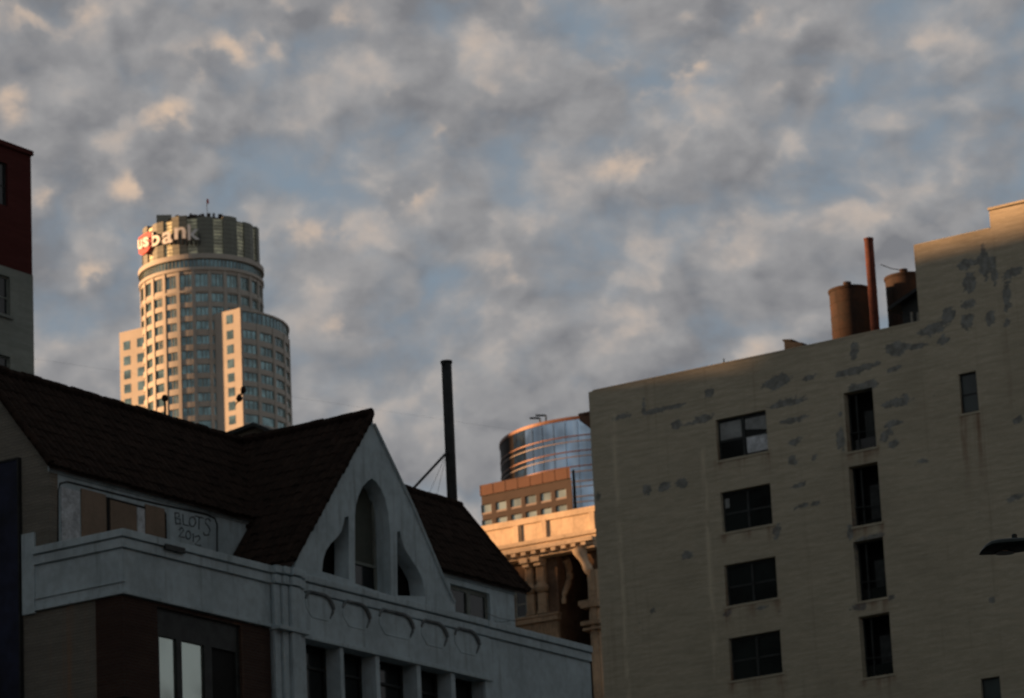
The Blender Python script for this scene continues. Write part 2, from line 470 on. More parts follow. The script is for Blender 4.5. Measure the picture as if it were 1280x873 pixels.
# --- parapet: coping, fillet and face, wrapping round the corner
def profile_run(name, x0, x1, y, zs, mats, over=.0, thick=.45, parent=None):
    b = MB(); za, zb1, zc, zd = zs
    b.box(x0, x1, y - .16 - over, y + thick, zb1 + .025, za)            # coping
    b.box(x0, x1, y - .07, y + thick - .01, zb1 - .02, zb1 + .025)      # groove
    b.box(x0, x1, y - .11 - over, y + thick - .02, zc + .025, zb1 - .02)
    b.box(x0, x1, y - .03, y + thick - .03, zc - .02, zc + .025)
    b.box(x0, x1, y - .05, y + thick - .04, zd + .1, zc - .02)
    b.box(x0, x1, y - .10 - over, y + thick - .05, zd, zd + .1)
    return b
b = profile_run('p', -.0, xp0, 0, (zt, z1_, z2_, zb), None)
b.build('parapet', M['white'], wb, bevel=.012)
sd = MB()
for o_, a0, a1 in ((.16, z1_ + .025, zt - .002), (.07, z1_ - .02, z1_ + .025), (.11, z2_ + .025, z1_ - .02), (.03, z2_ - .02, z2_ + .025), (.05, zb + .35, z2_ - .02), (.1, zb + .3, zb + .35), (.06, zb + .1, zb + .3), (.10, zb + .002, zb + .1)):
    sd.box(-o_, 0.002, -o_ + .001, yb, a0, a1)
sd.box(-.09, 0, yb, yb + .42, zb - .05, z2_ + .9)
sd.build('parapet_return', M['white'], wb, bevel=.012)
MB().box(1.5, 2.3, -.20, -.12, z1_ - .06, z1_ + .08).build('scupper', M['frame'], wb)
# pier cluster between the bays
pc = MB(); w = (xp1 - xp0)
for k, (a, c, d) in enumerate(((0, .2, .16), (.24, .42, .22), (.46, .78, .30), (.82, 1.0, .2))):
    pc.box(xp0 + w * a, xp0 + w * c, -d, .5, zb - 2.6, zb - .06)
    pc.box(xp0 + w * a, xp0 + w * c, -d - .02, .5, zb + .06, z2_)
    pc.box(xp0 + w * a, xp0 + w * c, -d - .08, .5, z2_ + .03, z1_ - .015); pc.box(xp0 + w * a, xp0 + w * c, -d - .12, .5, z1_ + .03, zt + .01)
pc.box(xp0, xp1, -.1, .5, zb - 2.6, zt - .03); pc.box(xp0 - .04, xp1 + .04, -.36, .5, zb - .06, zb + .06)
pc.build('fluted_pier', M['white'], wb, bevel=.015)
# gable bay: capping with a rounded end, frieze with five octagons, their recess shade drawn as dark tubes
zg2 = Y(377, 786).z
fr = MB()
fr.box(xp1, xg1 + .0, -.17, .44, z1_ + .025, zt + .0); fr.box(xp1, xg1 - .05, -.08, .43, z1_ - .02, z1_ + .025)
fr.box(xp1, xg1 + .05, -.13, .42, z2_ + .02, z1_ - .02); fr.box(xp1, xg1 + .05, -.05, .41, z2_ - .03, z2_ + .02)
fr.build('capping', M['white'], wb, bevel=.03)
zfb = zb
MB().box(xp1, xg1 + .05, -.14, .0, zfb, z2_ - .03).build('frieze', M['white'], wb)
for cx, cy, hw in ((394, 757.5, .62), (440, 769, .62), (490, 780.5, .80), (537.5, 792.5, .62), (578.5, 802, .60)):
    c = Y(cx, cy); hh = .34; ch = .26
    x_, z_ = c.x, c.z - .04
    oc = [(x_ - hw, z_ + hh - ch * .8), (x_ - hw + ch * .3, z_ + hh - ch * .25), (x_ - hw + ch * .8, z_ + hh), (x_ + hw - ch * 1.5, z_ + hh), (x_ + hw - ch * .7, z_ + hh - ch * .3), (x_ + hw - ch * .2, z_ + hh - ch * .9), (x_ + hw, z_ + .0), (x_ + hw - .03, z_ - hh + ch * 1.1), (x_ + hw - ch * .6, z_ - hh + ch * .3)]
    MB().tube([(a, -.15, b) for a, b in oc], [.03, .045, .055, .06, .07, .075, .06, .045, .02], 8).build('cartouche_shade', M['grime_shade'], wb, smooth=True)
    lp_ = [(x_ - hw, z_ + hh - ch), (x_ - hw, z_ - hh + ch), (x_ - hw + ch, z_ - hh), (x_ + hw - ch, z_ - hh)]
    MB().tube([(a, -.138, b) for a, b in lp_], .02, 6).build('cartouche_edge', M['white'], wb, smooth=True)
    lo_ = [(x_ + hw - ch * .9, z_ - hh), (x_ - hw + ch * .8, z_ - hh - .01), (x_ - hw, z_ - hh + ch), (x_ - hw, z_ + hh - ch)]
MB().box(xp1, xg1, .0, .4, zfb + .01, z2_ - .04).build('frieze_back', M['white'], wb)
# mullioned window under the frieze
zt2 = zfb
MB().box(xp1, xg1 + .12, -.19, .3, zt2 - .12, zt2).build('lintel', M['white'], wb, bevel=.012)
mu = [(373, 377.5)] + [(420, 424.5), (464, 469), (515, 520), (557.5, 562.5), (600, 606)]
edges = []
for a, c in mu:
    x0_, x1_ = Y(a, 800).x, Y(c, 800).x; edges.append((x0_, x1_))
    MB().box(x0_, x1_, -.12, .42, zb - 2.8, zt2 - .12).build('mullion', M['white'], wb, bevel=.01)
for (a, c), (d, e) in zip(edges[:-1], edges[1:]):
    wf = MB(); wf.box(c, d, .36, .42, zt2 - .75, zt2 - .68); wf.box(c, c + .06, .36, .42, zb - 2.8, zt2 - .12); wf.box(d - .06, d, .36, .42, zb - 2.8, zt2 - .12)
    wo = wf.build('window', M['frame'], wb)
    MB().box(c, d, .43, .45, zb - 2.8, zt2 - .12).build('pane', M['pane'], wo)
# low parapet to the right
zrt = Y(735.5, 809).z
d_ = zrt - zt
lo = profile_run('p', xg1 + .05, xe, 0, (zrt, z1_ + d_, z2_ + d_, zb - 2.8), None)
lo.build('parapet', M['white'], wb, bevel=.02)
tr = MB().box(.3, XR, .44, ya + .3, zt - .9, zt - .45); tr.build('terrace', M['tar'], wb)

# --- attic wall, its boarded window and the scrawl
at_ = MB()
rw = (WF.ony(563, 735, ya).x, WF.ony(613, 765, ya).x, WF.ony(600, 775, ya).z - .3, WF.ony(590, 736.5, ya).z)
wall_cells(at_, .0, XR, zt - .8, ze - .02, [rw], y=ya, depth=.25)
at_.box(-.03, XR + .02, ya - .05, ya, ze - .36, ze - .03)
aw = at_.build('attic_wall', M['white'], wb)
MB().box(rw[0] - .02, rw[1] + .02, ya + .26, ya + .3, rw[2], rw[3]).build('room_dark', M['dark'], aw)
sash(wb, rw[0], rw[1], rw[2], rw[3], ya + .1, M['greyframe'], M['pane'], split=2, rail=False, fw=.12)
A = lambda px, py, off=0.0: WF.ony(px, py, ya - off)
zbt = A(72, 604).z; zlow = zt - .3
ol = [A(72, 690), A(72, 615), A(75, 604.5), A(84, 602.5), A(170, 624), A(258, 643.5), A(268, 648), A(271, 656), A(271, 700)]
ob = MB(); ob.tube([(p.x, ya - .012, p.z) for p in ol], .024, 6); ob.build('window_surround', M['frame'], wb)
boards = []
for a, c in ((101, 132), (137, 170), (181, 205)):
    x0_, x1_ = A(a, 640).x, A(c, 650).x
    ztop = A((a + c) / 2, 602.5 + ((a + c) / 2 - 84) * .243).z - .10 - (.12 if a == 137 else 0)
    MB().box(x0_, x1_, ya - .03, ya + .02, zlow, ztop).build('boarded_panel', M['board'], wb)
dk = MB()
for a, c in ((132.2, 136.6), (205.4, 207.6)):
    x0_, x1_ = A(a, 640).x, A(c, 650).x; dk.box(x0_, x1_, ya - .022, ya + .0, zlow, zbt - .08)
x0_, x1_ = A(101, 640).x, A(207, 650).x; dk.box(x0_, x1_, ya - .02, ya, zbt - .1, zbt - .03)
dk.build('board_gap', M['dark'], wb)
MB().box(A(171, 640).x, A(180, 650).x, ya - .026, ya, zlow, zbt - .1).build('window_post', M['white2'], wb)
MB().box(A(76, 640).x, A(99, 650).x, ya - .024, ya, zlow - .2, zbt - .08).build('white_panel', M['white2'], wb)
Z = lambda zx, zy: A(60 + zx / 4.923, 560 + zy / 4.923)
def ell(cx, cy, rx, ry): return [(cx + rx * cos(t * pi / 5), cy + ry * sin(t * pi / 5)) for t in range(11)]
strokes = [[(780, 398), (785, 465)], [(778, 400), (803, 402), (808, 420), (785, 432), (815, 442), (815, 466), (785, 468)],
           [(828, 408), (832, 472), (864, 480)], ell(888, 455, 20, 30), [(904, 420), (954, 433)], [(929, 426), (928, 502)],
           [(1000, 452), (986, 436), (970, 440), (968, 462), (984, 482), (996, 506), (986, 538), (962, 536), (956, 520)],
           [(805, 505), (823, 490), (835, 508), (803, 545), (840, 552)], ell(862, 537, 15, 26), [(888, 535), (892, 528), (893, 580)],
           [(903, 548), (928, 540), (936, 558), (903, 592), (940, 602)]]
gr = MB()
for s_ in strokes:
    gr.tube([(Z(a, c).x, ya - .004, Z(a, c).z) for a, c in s_], .017, 5)
gr.build('graffiti', M['graffiti'], aw)

# --- roofs
su = Vector((0, yr - ya, zr - ze)); ls = su.length + .33
xg0, zgv = 10.94, 28.98                  # crest of the front gable
gl, gr_ = 7.05, 14.6; zge = 24.32
k_l = (zgv + .1 - zge) / (xg0 - gl)
def zcross(x): return zgv + .1 - abs(x - xg0) * k_l
def main_z(y): return ze + (y - ya) * (zr - ze) / (yr - ya)
rt = MB(); v_ = su.normalized()
tiles(rt, (xl, ya - v_.y * .3, ze - v_.z * .3), (1, 0, 0), su, xr - xl, ls, clip=lambda p: p.z > zcross(p.x) - .25 or not (gl - .5 < p.x < gr_ + .6))
sb = Vector((0, -(yr - ya), zr - ze))
tiles(rt, (xl, 2 * yr - ya, ze), (1, 0, 0), sb, xr - xl, sb.length, pitch=.54, n=4)
ridge_caps(rt, (xl - .05, yr, zr + .07), (xr + .05, yr, zr + .05))
for xx in (xl, xr):
    ridge_caps(rt, (xx, ya - v_.y * .3, ze - v_.z * .3 + .03), (xx, yr, zr + .03), r=.1)
mr = rt.build('tiled_roof', M['tile'], wb, recalc=False)
uo = MB()                                  # roof deck under the tiles
for x0_, x1_ in ((xl + .02, xr - .02),):
    n_ = Vector((0, -v_.z, v_.y)) * .05
    a0 = Vector((0, ya - v_.y * .27, ze - v_.z * .27)) - n_; a1 = Vector((0, yr, zr)) - n_; a2 = Vector((0, 2 * yr - ya, ze))
    uo.hexa([(x0_, a0.y, a0.z - .07), (x1_, a0.y, a0.z - .07), (x1_, a1.y, a1.z - .1), (x0_, a1.y, a1.z - .1), (x0_, a0.y, a0.z), (x1_, a0.y, a0.z), (x1_, a1.y, a1.z), (x0_, a1.y, a1.z)])
    uo.hexa([(x0_, a2.y, a2.z - .07), (x1_, a2.y, a2.z - .07), (x1_, a1.y, a1.z - .1), (x0_, a1.y, a1.z - .1), (x0_, a2.y, a2.z - .02), (x1_, a2.y, a2.z - .02), (x1_, a1.y, a1.z - .01), (x0_, a1.y, a1.z - .01)])
uo.build('roof_deck', M['brownclad'], mr)
cg = MB()
for sgn, xe_ in ((1, gl), (-1, gr_)):
    up = Vector((xg0 - xe_, 0, zgv + .1 - zge)); 
    tiles(cg, (xe_, -.12 if sgn > 0 else .1, zge - (0 if sgn > 0 else .08)), (0, 1, 0), up, yr + .1, up.length, clip=lambda p: p.y < ya - .2 or p.z > main_z(p.y) - .3)
    uu = up.normalized()
    v0 = -.1 if sgn > 0 else .16
    for q in range(int(up.length / .3)):                                   # ragged verge tiles along the gable edge
        p = Vector((xe_, v0, zge + (.05 if sgn > 0 else .13))) + uu * (q * .3 + random.uniform(-.02, .02)); cg.tube([p, p + uu * .34 + Vector((0, 0, .02))], [.095 + random.uniform(-.015, .02), .075], 7)
ridge_caps(cg, (xg0, -.04, zgv + .15), (xg0, yr + .1, zgv + .2))
cr = cg.build('gable_roof', M['tile'], wb, recalc=False)
ud = MB()
for xe_ in (gl, gr_):
    e0, e1 = Vector((xe_, 0, zge - .05)), Vector((xg0, 0, zgv + .05)); t_ = -.12
    ud.hexa([(e0.x, -.02, e0.z + t_), (e0.x, yr, e0.z + t_), (e1.x, yr, e1.z + t_), (e1.x, -.02, e1.z + t_), (e0.x, -.02, e0.z), (e0.x, yr, e0.z), (e1.x, yr, e1.z), (e1.x, -.02, e1.z)])
ud.build('roof_deck', M['brownclad'], cr)
MB().tube([(14.62, -.06, 24.3), (14.22, -.06, 24.78), (12.76, -.06, 26.8), (xg0 + .1, -.06, 28.85)], .05, 6).build('raking_moulding', M['white'], wb)
# ball finial behind the ridge, seen against the tower
p = WF.ony(206, 498, yr + .3)
fb = MB(); fb.tube([(p.x, p.y, zr - .3), (p.x, p.y, p.z)], .035, 6); fb.lathe([(.02, p.z - .1), (.075, p.z - .07), (.095, p.z), (.075, p.z + .07), (.02, p.z + .1)], 12, (p.x, p.y)); fb.lathe([(.06, zr + .14), (.075, zr + .22), (.04, zr + .26)], 10, (p.x, p.y))
fb.build('roof_finial', M['rust'], mr, smooth=True)

# --- gable front with its pointed and two side openings
G = lambda px, py: (Y(px, py).x, Y(px, py).z)
loops = [[G(367.5, 704), (Y(367, 704).x, zt - .3), (Y(562, 750).x + .18, zt - .3), (14.68, 24.3), (14.3, 24.75), (12.82, 26.8), (xg0 + .02, 28.92), (9.1, 26.7)]]
cen = [G(442.5, 730), G(442.3, 690), G(442.2, 645), G(443.5, 632), G(447, 619), G(452, 609), G(457, 603), G(463, 598.5), G(469, 603), G(475, 612), G(480, 624), G(484, 642), G(486, 665), G(487, 745)]
lef = [G(401, 715), G(402.5, 700), G(406, 689), G(412, 680), G(419, 673.5), G(425, 665), G(428, 655), G(429.5, 647), G(434.5, 646), G(435, 725)]
rig = [G(495.5, 745), G(495, 665), G(499, 664.5), G(500.5, 674), G(505, 687), G(513, 700), G(521, 712), G(527, 725), G(530, 746)]
lw = zt - .02
def floor_(l): return [(x, max(z, lw)) for x, z in l]
loops += [floor_(cen), floor_(lef), floor_(rig)]
gw = curve_solid('gable_wall', loops, -.04, .46, M['white'], wb)
sp_ = MB().box(7.4, 14.4, .42, .6, zt - .4, zt + .3); 
gp = MB()
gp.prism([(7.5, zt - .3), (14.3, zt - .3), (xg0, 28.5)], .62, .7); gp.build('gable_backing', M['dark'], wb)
xs0, xs1 = cen[0][0], cen[-1][0]
zrl = Y(463, 701).z
wf = MB(); wf.box(xs0, xs0 + .07, .40, .46, lw, 27.2); wf.box(xs1 - .09, xs1, .40, .46, lw, 26.9); wf.box(xs0, xs1, .39, .45, zrl - .04, zrl + .04)
wo = wf.build('arched_window', M['greyframe'], wb)
MB().box(xs0, xs1, .47, .5, zrl, 27.7).build('blind', mat('olive_blind', (.085, .095, .08), .8, .1, 1), wo)
MB().box(xs0, xs1, .455, .465, lw, zrl).build('pane', M['pane'], wo)

# --- things on and by the white building
FD = WF.ony(566, 640, yr + .9)
fl = empty('flue_pipe', None, WF.W((FD.x, FD.y, 0)), TA)
tag(fl, 'tall black metal flue pipe with a diagonal brace behind the clay tiled roof', 'flue pipe')
ztp = WF.ony(563.5, 454, yr + .9).z; rp = .163
MB().lathe([(rp, zr - 2), (rp, zr + 1.5), (rp * 1.03, zr + 1.52), (rp, zr + 1.56), (rp, ztp - .02), (rp * .9, ztp)], 24).build('pipe', M['darkmetal'], fl, smooth=True)
rm = MB(); rm.lathe([(rp * 1.04, ztp - .09), (rp * 1.16, ztp - .05), (rp * 1.14, ztp + .01), (rp * .95, ztp + .015)], 24); rm.box(-rp * 1.35, -rp * .6, -.05, .05, ztp - .14, ztp - .03); rm.build('rim', M['darkmetal'], fl, smooth=True)
b0 = WF.ony(558.5, 566, yr + .9); b1 = WF.ony(511, 617, yr + .15)
rel = lambda v: (v.x - FD.x, v.y - FD.y, v.z)
MB().tube([rel(WF.ony(563, 563, yr + .9)), rel(b0), rel(b1)], .042, 8).build('brace', M['darkmetal'], fl)
for q, w_ in ((530, 628), (542, 633)):
    MB().tube([rel(b0), rel(WF.ony(q, w_ + 4, yr))], .006, 5).build('guy_wire', M['darkmetal'], fl)
bbp = X(-40, 700); b27 = X(26.5, 720)
bb = empty('billboard', None, WF.W((0, b27.y, 0)), TA); tag(bb, 'dark blue wall banner hung on the beige flank wall at the left edge', 'banner')
ztb = X(26.5, 575).z
MB().box(-.10, -.02, 0, 4.2, 14, ztb).build('banner_panel', M['poster'], bb)
bf = MB(); bf.box(-.13, -.0, -.05, 0, 14, ztb + .05); bf.box(-.13, 0, 0, 4.2, ztb, ztb + .05); bf.build('banner_frame', M['darkmetal'], bb)
sw = MB()
for a, c, d, e in ((601, 764, 646, 777), (604, 776, 646, 775), (603, 769, 622, 784)):
    p, q = WF.ony(a, c, ya - .25), WF.ony(d, e, ya - .25); sw.tube([p, (p + q) / 2 - Vector((0, 0, .06)), q], .008, 5)
sw.build('service_wire', M['darkmetal'], wb)

# ================================================================== DARK RED AND GREY BUILDING, LEFT EDGE
LF = Frame(TA, 38.5, 190, 165.0)
lb = empty('brick_building', LF)
tag(lb, 'tall building at the left edge, dark red brick on top and grey painted brick below', 'building')
zlt = LF.ony(38, 189.5).z; zjn = LF.ony(38.5, 344).z
def lwin(px, py0, py1, w=1.35):
    x1_ = LF.ony(px, py0).x; return (x1_ - w, x1_, LF.ony(px, py1).z, LF.ony(px, py0).z)
hr = [lwin(9, 205, 258)]; hg = [lwin(12, 347, 396), lwin(12.5, 447, 497)]
for h in (hr, hg):
    for q in list(h):
        for k in (1, 2, 3): h.append((q[0] - 3.1 * k, q[1] - 3.1 * k, q[2], q[3]))
wl = MB(); wall_cells(wl, -62, 0, zjn, zlt, hr, depth=.3)
wl.box(-62, 0, .32, 26, zjn, zlt - .01); wl.box(-62, .05, -.12, .3, zlt - .22, zlt); wl.build('red_wall', M['redbrick'], lb)
wl = MB(); wall_cells(wl, -62, .02, 30, zjn, hg, y=-.02, depth=.32)
wl.box(-62, .02, .31, 26, 0, zjn - .002); wl.box(-62, .02, -.02, .31, 0, 30); wl.build('grey_wall', M['greybrick'], lb)
for q in hr: sash(lb, q[0], q[1], q[2], q[3], .12, M['frame'], M['pane'])
for q in hg: sash(lb, q[0], q[1], q[2], q[3], .12, M['greyframe'], M['pane'], sill=.26)

# ================================================================== TAN BRICK BUILDING, RIGHT
RF = Frame(TB, 735.6, 491, 179.0)
rb = empty('brick_warehouse', RF)
tag(rb, 'large tan brick building on the right with grey mortar patches and windows in stacked columns', 'building')
Q = RF.ony
zr0 = Q(737, 490).z; x2 = Q(1150, 400).x; zr2 = Q(1150, 307).z; x3 = Q(1236, 275).x; zr3 = Q(1237, 262).z
zr1 = Q(1040, 427).z
print('roof z', zr0, zr1, Q(1149, 404).z, zr2, Q(1235, 288.5).z, zr3)
def top(x):
    if x > x3: return zr3
    if x > x2: return zr2
    if x < .32: return zr0 - .32 + math.sqrt(max(0, .32 ** 2 - (.32 - x) ** 2))
    return zr0 + (zr1 - zr0) * min(1, x / 13)
def hole(a, b, c, d, e, f_, g_, h_):
    p = [Q(a, b), Q(c, d), Q(e, f_), Q(g_, h_)]      # tl tr bl br
    return ((p[0].x + p[2].x) / 2, (p[1].x + p[3].x) / 2, (p[2].z + p[3].z) / 2, (p[0].z + p[1].z) / 2)
c1 = [hole(894.3, 524, 956.7, 513.5, 897, 575.5, 960.5, 564.5), hole(900, 616, 962.5, 604, 903.5, 666.5, 966, 655),
      hole(905, 707, 969, 695.5, 908, 758, 972.5, 747.5), hole(910.5, 798.5, 975, 787.5, 913.5, 851.5, 978.3, 841.3)]
c2 = [hole(1054, 491.5, 1090, 484.5, 1059.5, 564.5, 1096, 559.5), hole(1060.5, 584, 1097, 577, 1065.5, 658, 1102.5, 653.5),
      hole(1066.5, 678, 1103.5, 671, 1071.5, 752, 1109, 747), hole(1073, 771, 1112, 765.5, 1078, 847.5, 1116.5, 843)]
c3 = [hole(1198, 467.5, 1220, 464, 1202, 517.5, 1223.5, 514)]
c4 = [hole(1226, 849, 1250, 845, 1229, 900, 1253, 896)]
sub = (.22, .2)
wl = MB()
wall_cells(wl, 0, 27.5, zr0 - 19, 64, c1 + c2 + c3 + c4, y=0, depth=.55, sub=sub, top=top)
nv = len(wl.v)
XE = 52.0
wl.box(27.5, XE, 0, .55, 0, zr3 + .0); wl.box(0, 27.5, 0, .55, 0, zr0 - 19)
wl.box(.0, XE, 1.6, 30, 0, zr0 - 1.2)
wl.box(.002, .4, .2, 30, 0, zr0 - .3)                                       # street side, seen edge on
o = wl.build('brick_wall', M['tanbrick'], rb, recalc=False)
me = o.data
blobs = []
for zx, zy, a, b in ((570,245,38,15),(628,240,16,60),(665,270,11,55),(578,310,22,34),(725,275,35,14),(705,350,11,55),(575,385,32,14),(570,440,20,30),(505,420,22,25),(648,435,18,22),(710,445,9,13),(450,468,45,20),(487,508,20,15),(330,535,40,22),(400,530,28,8),(185,540,14,28),(195,605,72,12),(322,600,25,9),(30,632,22,9),(215,662,50,12),(330,718,58,14),(318,790,30,11),(310,820,8,20),(285,840,9,25),(320,858,18,12),(135,755,10,9),(745,775,12,10)):
    blobs.append((1000 + zx / 2.728, 240 + zy / 2.728, a / 2.728, b / 2.728))
for zx, zy, a, b in ((165,85,5,22),(215,95,62,8),(352,45,12,12),(108,113,25,6),(258,138,14,12),(325,125,45,8),(540,18,40,16),(570,75,55,9),(585,125,45,7),(592,185,20,8),(585,235,13,16),(178,318,13,14),(225,310,18,12),(275,300,16,14),(600,310,18,7),(605,365,18,6),(290,503,20,8),(540,435,12,18),(42,335,7,14),(192,660,12,5),(400,662,12,5),(500,650,20,8)):
    blobs.append((730 + zx / 2.239, 470 + zy / 2.239, a / 2.239, b / 2.239))
for zx, zy, a, b in ((205,25,12,12),(115,180,10,33),(140,440,9,22),(195,455,42,7),(165,645,25,9),(255,620,12,9),(600,343,25,7),(610,125,15,11),(40,230,8,8),(45,358,12,6),(345,238,15,6),(538,628,10,8)):
    blobs.append((1000 + zx / 2.239, 470 + zy / 2.239, a / 2.239, b / 2.239))
bl = []
for px, py, a, b in blobs:
    c = Q(px, py); rx = abs(Q(px + a, py).x - c.x); rz = abs(Q(px, py - b).z - c.z); bl.append((c.x, c.z, max(rx, .12), max(rz, .12)))
seams = [(Q(767, 518), Q(783, 860)), (Q(877, 560), Q(891, 795))]
rusts = [(Q(1203, 518), Q(1206, 640)), (Q(1222, 515), Q(1226, 640)), (Q(925, 570), Q(931, 600)), (Q(908, 760), Q(910, 790)), (Q(1085, 565), Q(1087, 580))]
for h_ in c1 + c2:
    for fx in (.04, .5, .96):
        xx_ = h_[0] + (h_[1] - h_[0]) * fx + random.uniform(-.06, .06); rusts.append((Vector((xx_, 0, h_[2] - .1)), Vector((xx_, 0, h_[2] - random.uniform(.5, 1.6)))))
patch = [0.0] * len(me.vertices); seam = patch[:]; rust = patch[:]
for i in range(nv):
    x, y, z = me.vertices[i].co
    q = 0.0
    for cx, cz, rx, rz in bl:
        dx = (x - cx) / rx; dz = (z - cz - (x - cx) * .03) / rz
        d = dx * dx + dz * dz
        if d < 4: q = max(q, 1.0 - d * .5)
    patch[i] = max(q, 0)
    for a, b in seams:
        if z < a.z and z > b.z - 2: seam[i] = max(seam[i], max(0, 1 - abs(x - a.x) / .16))
    for a, b in rusts:
        if b.z < z < a.z + .1: rust[i] = max(rust[i], max(0, 1 - abs(x - a.x) / .28) * (z - b.z) / (a.z - b.z) * .8)
for nm, arr in (('patch', patch), ('seam', seam), ('rust', rust)):
    at2 = me.attributes.new(nm, 'FLOAT', 'POINT'); at2.data.foreach_set('value', arr)
cp = MB()
cp.box(x2 - .004, x3, -.012, .6, zr2 - .02, zr2 + .09); cp.box(x3 - .02, XE, -.012, .6, zr3 - .02, zr3 + .09)
cp.hexa([(.25, -.02, zr0 - .03), (x2 - .01, -.02, top(14) - .02), (x2 - .01, .6, top(14) - .02), (.25, .6, zr0 - .03), (.25, -.02, zr0 + .05), (x2 - .01, -.02, top(14) + .06), (x2 - .01, .6, top(14) + .06), (.25, .6, zr0 + .05)])
cp.build('coping', M['tanbrick'], rb)
ph = MB(); ph.box(x2, x3, .3, 9, zr0 - 1.5, zr2 - .03); ph.box(x3, XE, .3, 9, zr0 - 1.5, zr3 - .03); ph.build('rooftop_block', M['tanbrick'], rb)
dkb = MB(); dkb.box(.3, 27, 1.5, 1.55, zr0 - 20, zr0 - 1.3); dkb.build('room_dark', M['dark'], rb)
for i, q in enumerate(c1):
    pm = [[M['blind'], M['pane']], [M['pane']], [M['pane']], [M['pane']]][i]
    w_ = sash(rb, q[0], q[1], q[2], q[3], .22, M['frame'], M['pane'], split=2, fw=.09)
    if i == 0:
        xm = (q[0] + q[1]) / 2; zm = q[2] + (q[3] - q[2]) * .5
        MB().box(q[0] + .12, xm - .1, .2, .215, zm, q[3] - .16).build('curtain', M['blind'], w_)
        MB().prism([(xm + .12, zm + .3), (q[1] - .1, zm + .12), (q[1] - .1, q[3] - .2), (xm + .12, q[3] - .2)], .2, .215).build('curtain', M['blind'], w_)
        MB().box(xm + .14, q[1] - .1, .2, .212, q[2] + .14, zm - .1).build('curtain', M['white2'], w_)
    if i == 1:
        MB().box(q[0] + .12, q[0] + .35, .2, .212, q[3] - .75, q[3] - .3).build('paper_sheet', M['blind'], w_)
for i, q in enumerate(c2):
    f_ = MB()                                                                # open shaft windows: sashes pushed back, dark inside
    f_.box(q[0], q[0] + .06, .40, .5, q[2], q[3]); f_.box(q[1] - .06, q[1], .40, .5, q[2], q[3]); f_.box(q[0] + .06, q[1] - .06, .42, .48, q[2], q[2] + .08)
    f_.box(q[0] + .38, q[0] + .46, .40, .48, q[2] + .08, q[3] - .1)
    w_ = f_.build('window', M['frame'], rb)
    MB().box(q[0] + .06, q[1] - .06, .45, .47, q[2] + .08, q[2] + (.62 if i != 1 else .3)).build('pane', M['pane'], w_)
    MB().box(q[0] + .7, q[1] - .1, .60, .62, q[2], q[3] - .9).build('curtain', M['frame'], w_)
    MB().tube([(q[0] + .05, .3, q[2] + .95), (q[1] - .05, .3, q[2] + .85)], .03, 6).build('guard_rail', M['frame'], w_)
for q in c3 + c4: sash(rb, q[0], q[1], q[2], q[3], .14, M['frame'], glass('smoky_pane', (.035, .05, .05), .35, .3), split=1, fw=.08)
for q in c1 + c2 + c3: MB().box(q[0] - .06, q[1] + .06, -.04, .35, q[2] - .1, q[2] - .002).build('window_sill', M['tanbrick'], rb)
# bracketed street cornice showing past the corner
cn = MB()
zc0 = Q(735, 517).z; zc1 = Q(735, 541).z
pts = [(-.9, zc0 + .14), (0.0, zc0 + .0), (0.0, zc1), (-.45, zc1 + .45), (-.9, zc0 - .12)]
cn.prism(pts, .5, 22)
cn.box(-.95, .0, .48, 22.02, zc0 + .12, zc0 + .24)
cn.build('street_cornice', M['copper'], rb)

# --- roof things
p0 = Q(901, 452); MB().tube([(p0.x, .3, zr0 - .2), (p0.x, .3, Q(901, 447).z)], .03, 6).build('roof_post', M['frame'], rb)
p0 = Q(1028, 426); MB().box(p0.x - .15, p0.x + .2, .7, 1.1, zr0 - 1.2, Q(1028, 424.5).z).build('roof_vent_cap', M['frame'], rb)
def tank(name, pxl, pxr, pyt, dist_y, label, zbot, group):
    pl, pr = RF.ony(pxl, pyt + 8, dist_y), RF.ony(pxr, pyt + 4, dist_y)
    vr = (RF.W(pr) - RF.W(pl)).length * .84 / 2                             # seen obliquely: the circle is as wide as its chord across the view
    dL = math.hypot(*(RF.W(pl) - EYE).xy); c = at((pxl + pxr) / 2, pyt + 14, dL)
    r = (at(pxr, pyt, dL) - at(pxl, pyt, dL)).length / 2
    zt_ = c.z
    t = empty(name, None, (c.x, c.y, zbot), 0); tag(t, label, 'tank', group)
    h = zt_ - zbot
    pr_ = [(r * .97, 0)]
    for k in range(1, 7):
        q = h * k / 7; pr_ += [(r * .99, q - .03), (r * 1.002, q - .02), (r * 1.002, q + .02), (r * .99, q + .03)]
    pr_ += [(r, h - .06), (r, h)]
    MB().lathe(pr_, 48).build('shell', M['rust'], t, smooth=True)
    MB().lathe([(r * 1.03, h - .1), (r * 1.05, h - .05), (r * 1.05, h + .03), (r * .96, h + .05)], 48).build('rim', M['rust'], t, smooth=True)
    ld = MB(); ld.lathe([(r * .98, h + .02), (r * .5, h + .12), (r * .12, h + .2)], 32); ld.lathe([(.2, h + .05), (.2, h + .22), (.1, h + .25)], 12, (-.15, -r * .75)); ld.build('lid', M['rust'], t)
    return t, c, r, zt_
zroof = zr0 - 1.2
t1, tc1, tr1, tz1 = tank('water_tank', 1036, 1087.5, 350, 4.0, 'rusty round water tank left of the red pipe on the tan brick roof', zroof, 'water tanks on the brick roof')
t2, tc2, tr2, tz2 = tank('water_tank', 1106, 1158, 334, 5.5, 'rusty round water tank right of the red pipe, half hidden by the brick block', zroof, 'water tanks on the brick roof')
dpl = math.hypot(*(RF.W(RF.ony(1092, 400, 2.6)) - EYE).xy)
pp = at(1094, 410, dpl); ptop = at(1091, 298, dpl); rr = (at(1097.6, 350, dpl) - at(1086, 350, dpl)).length / 2
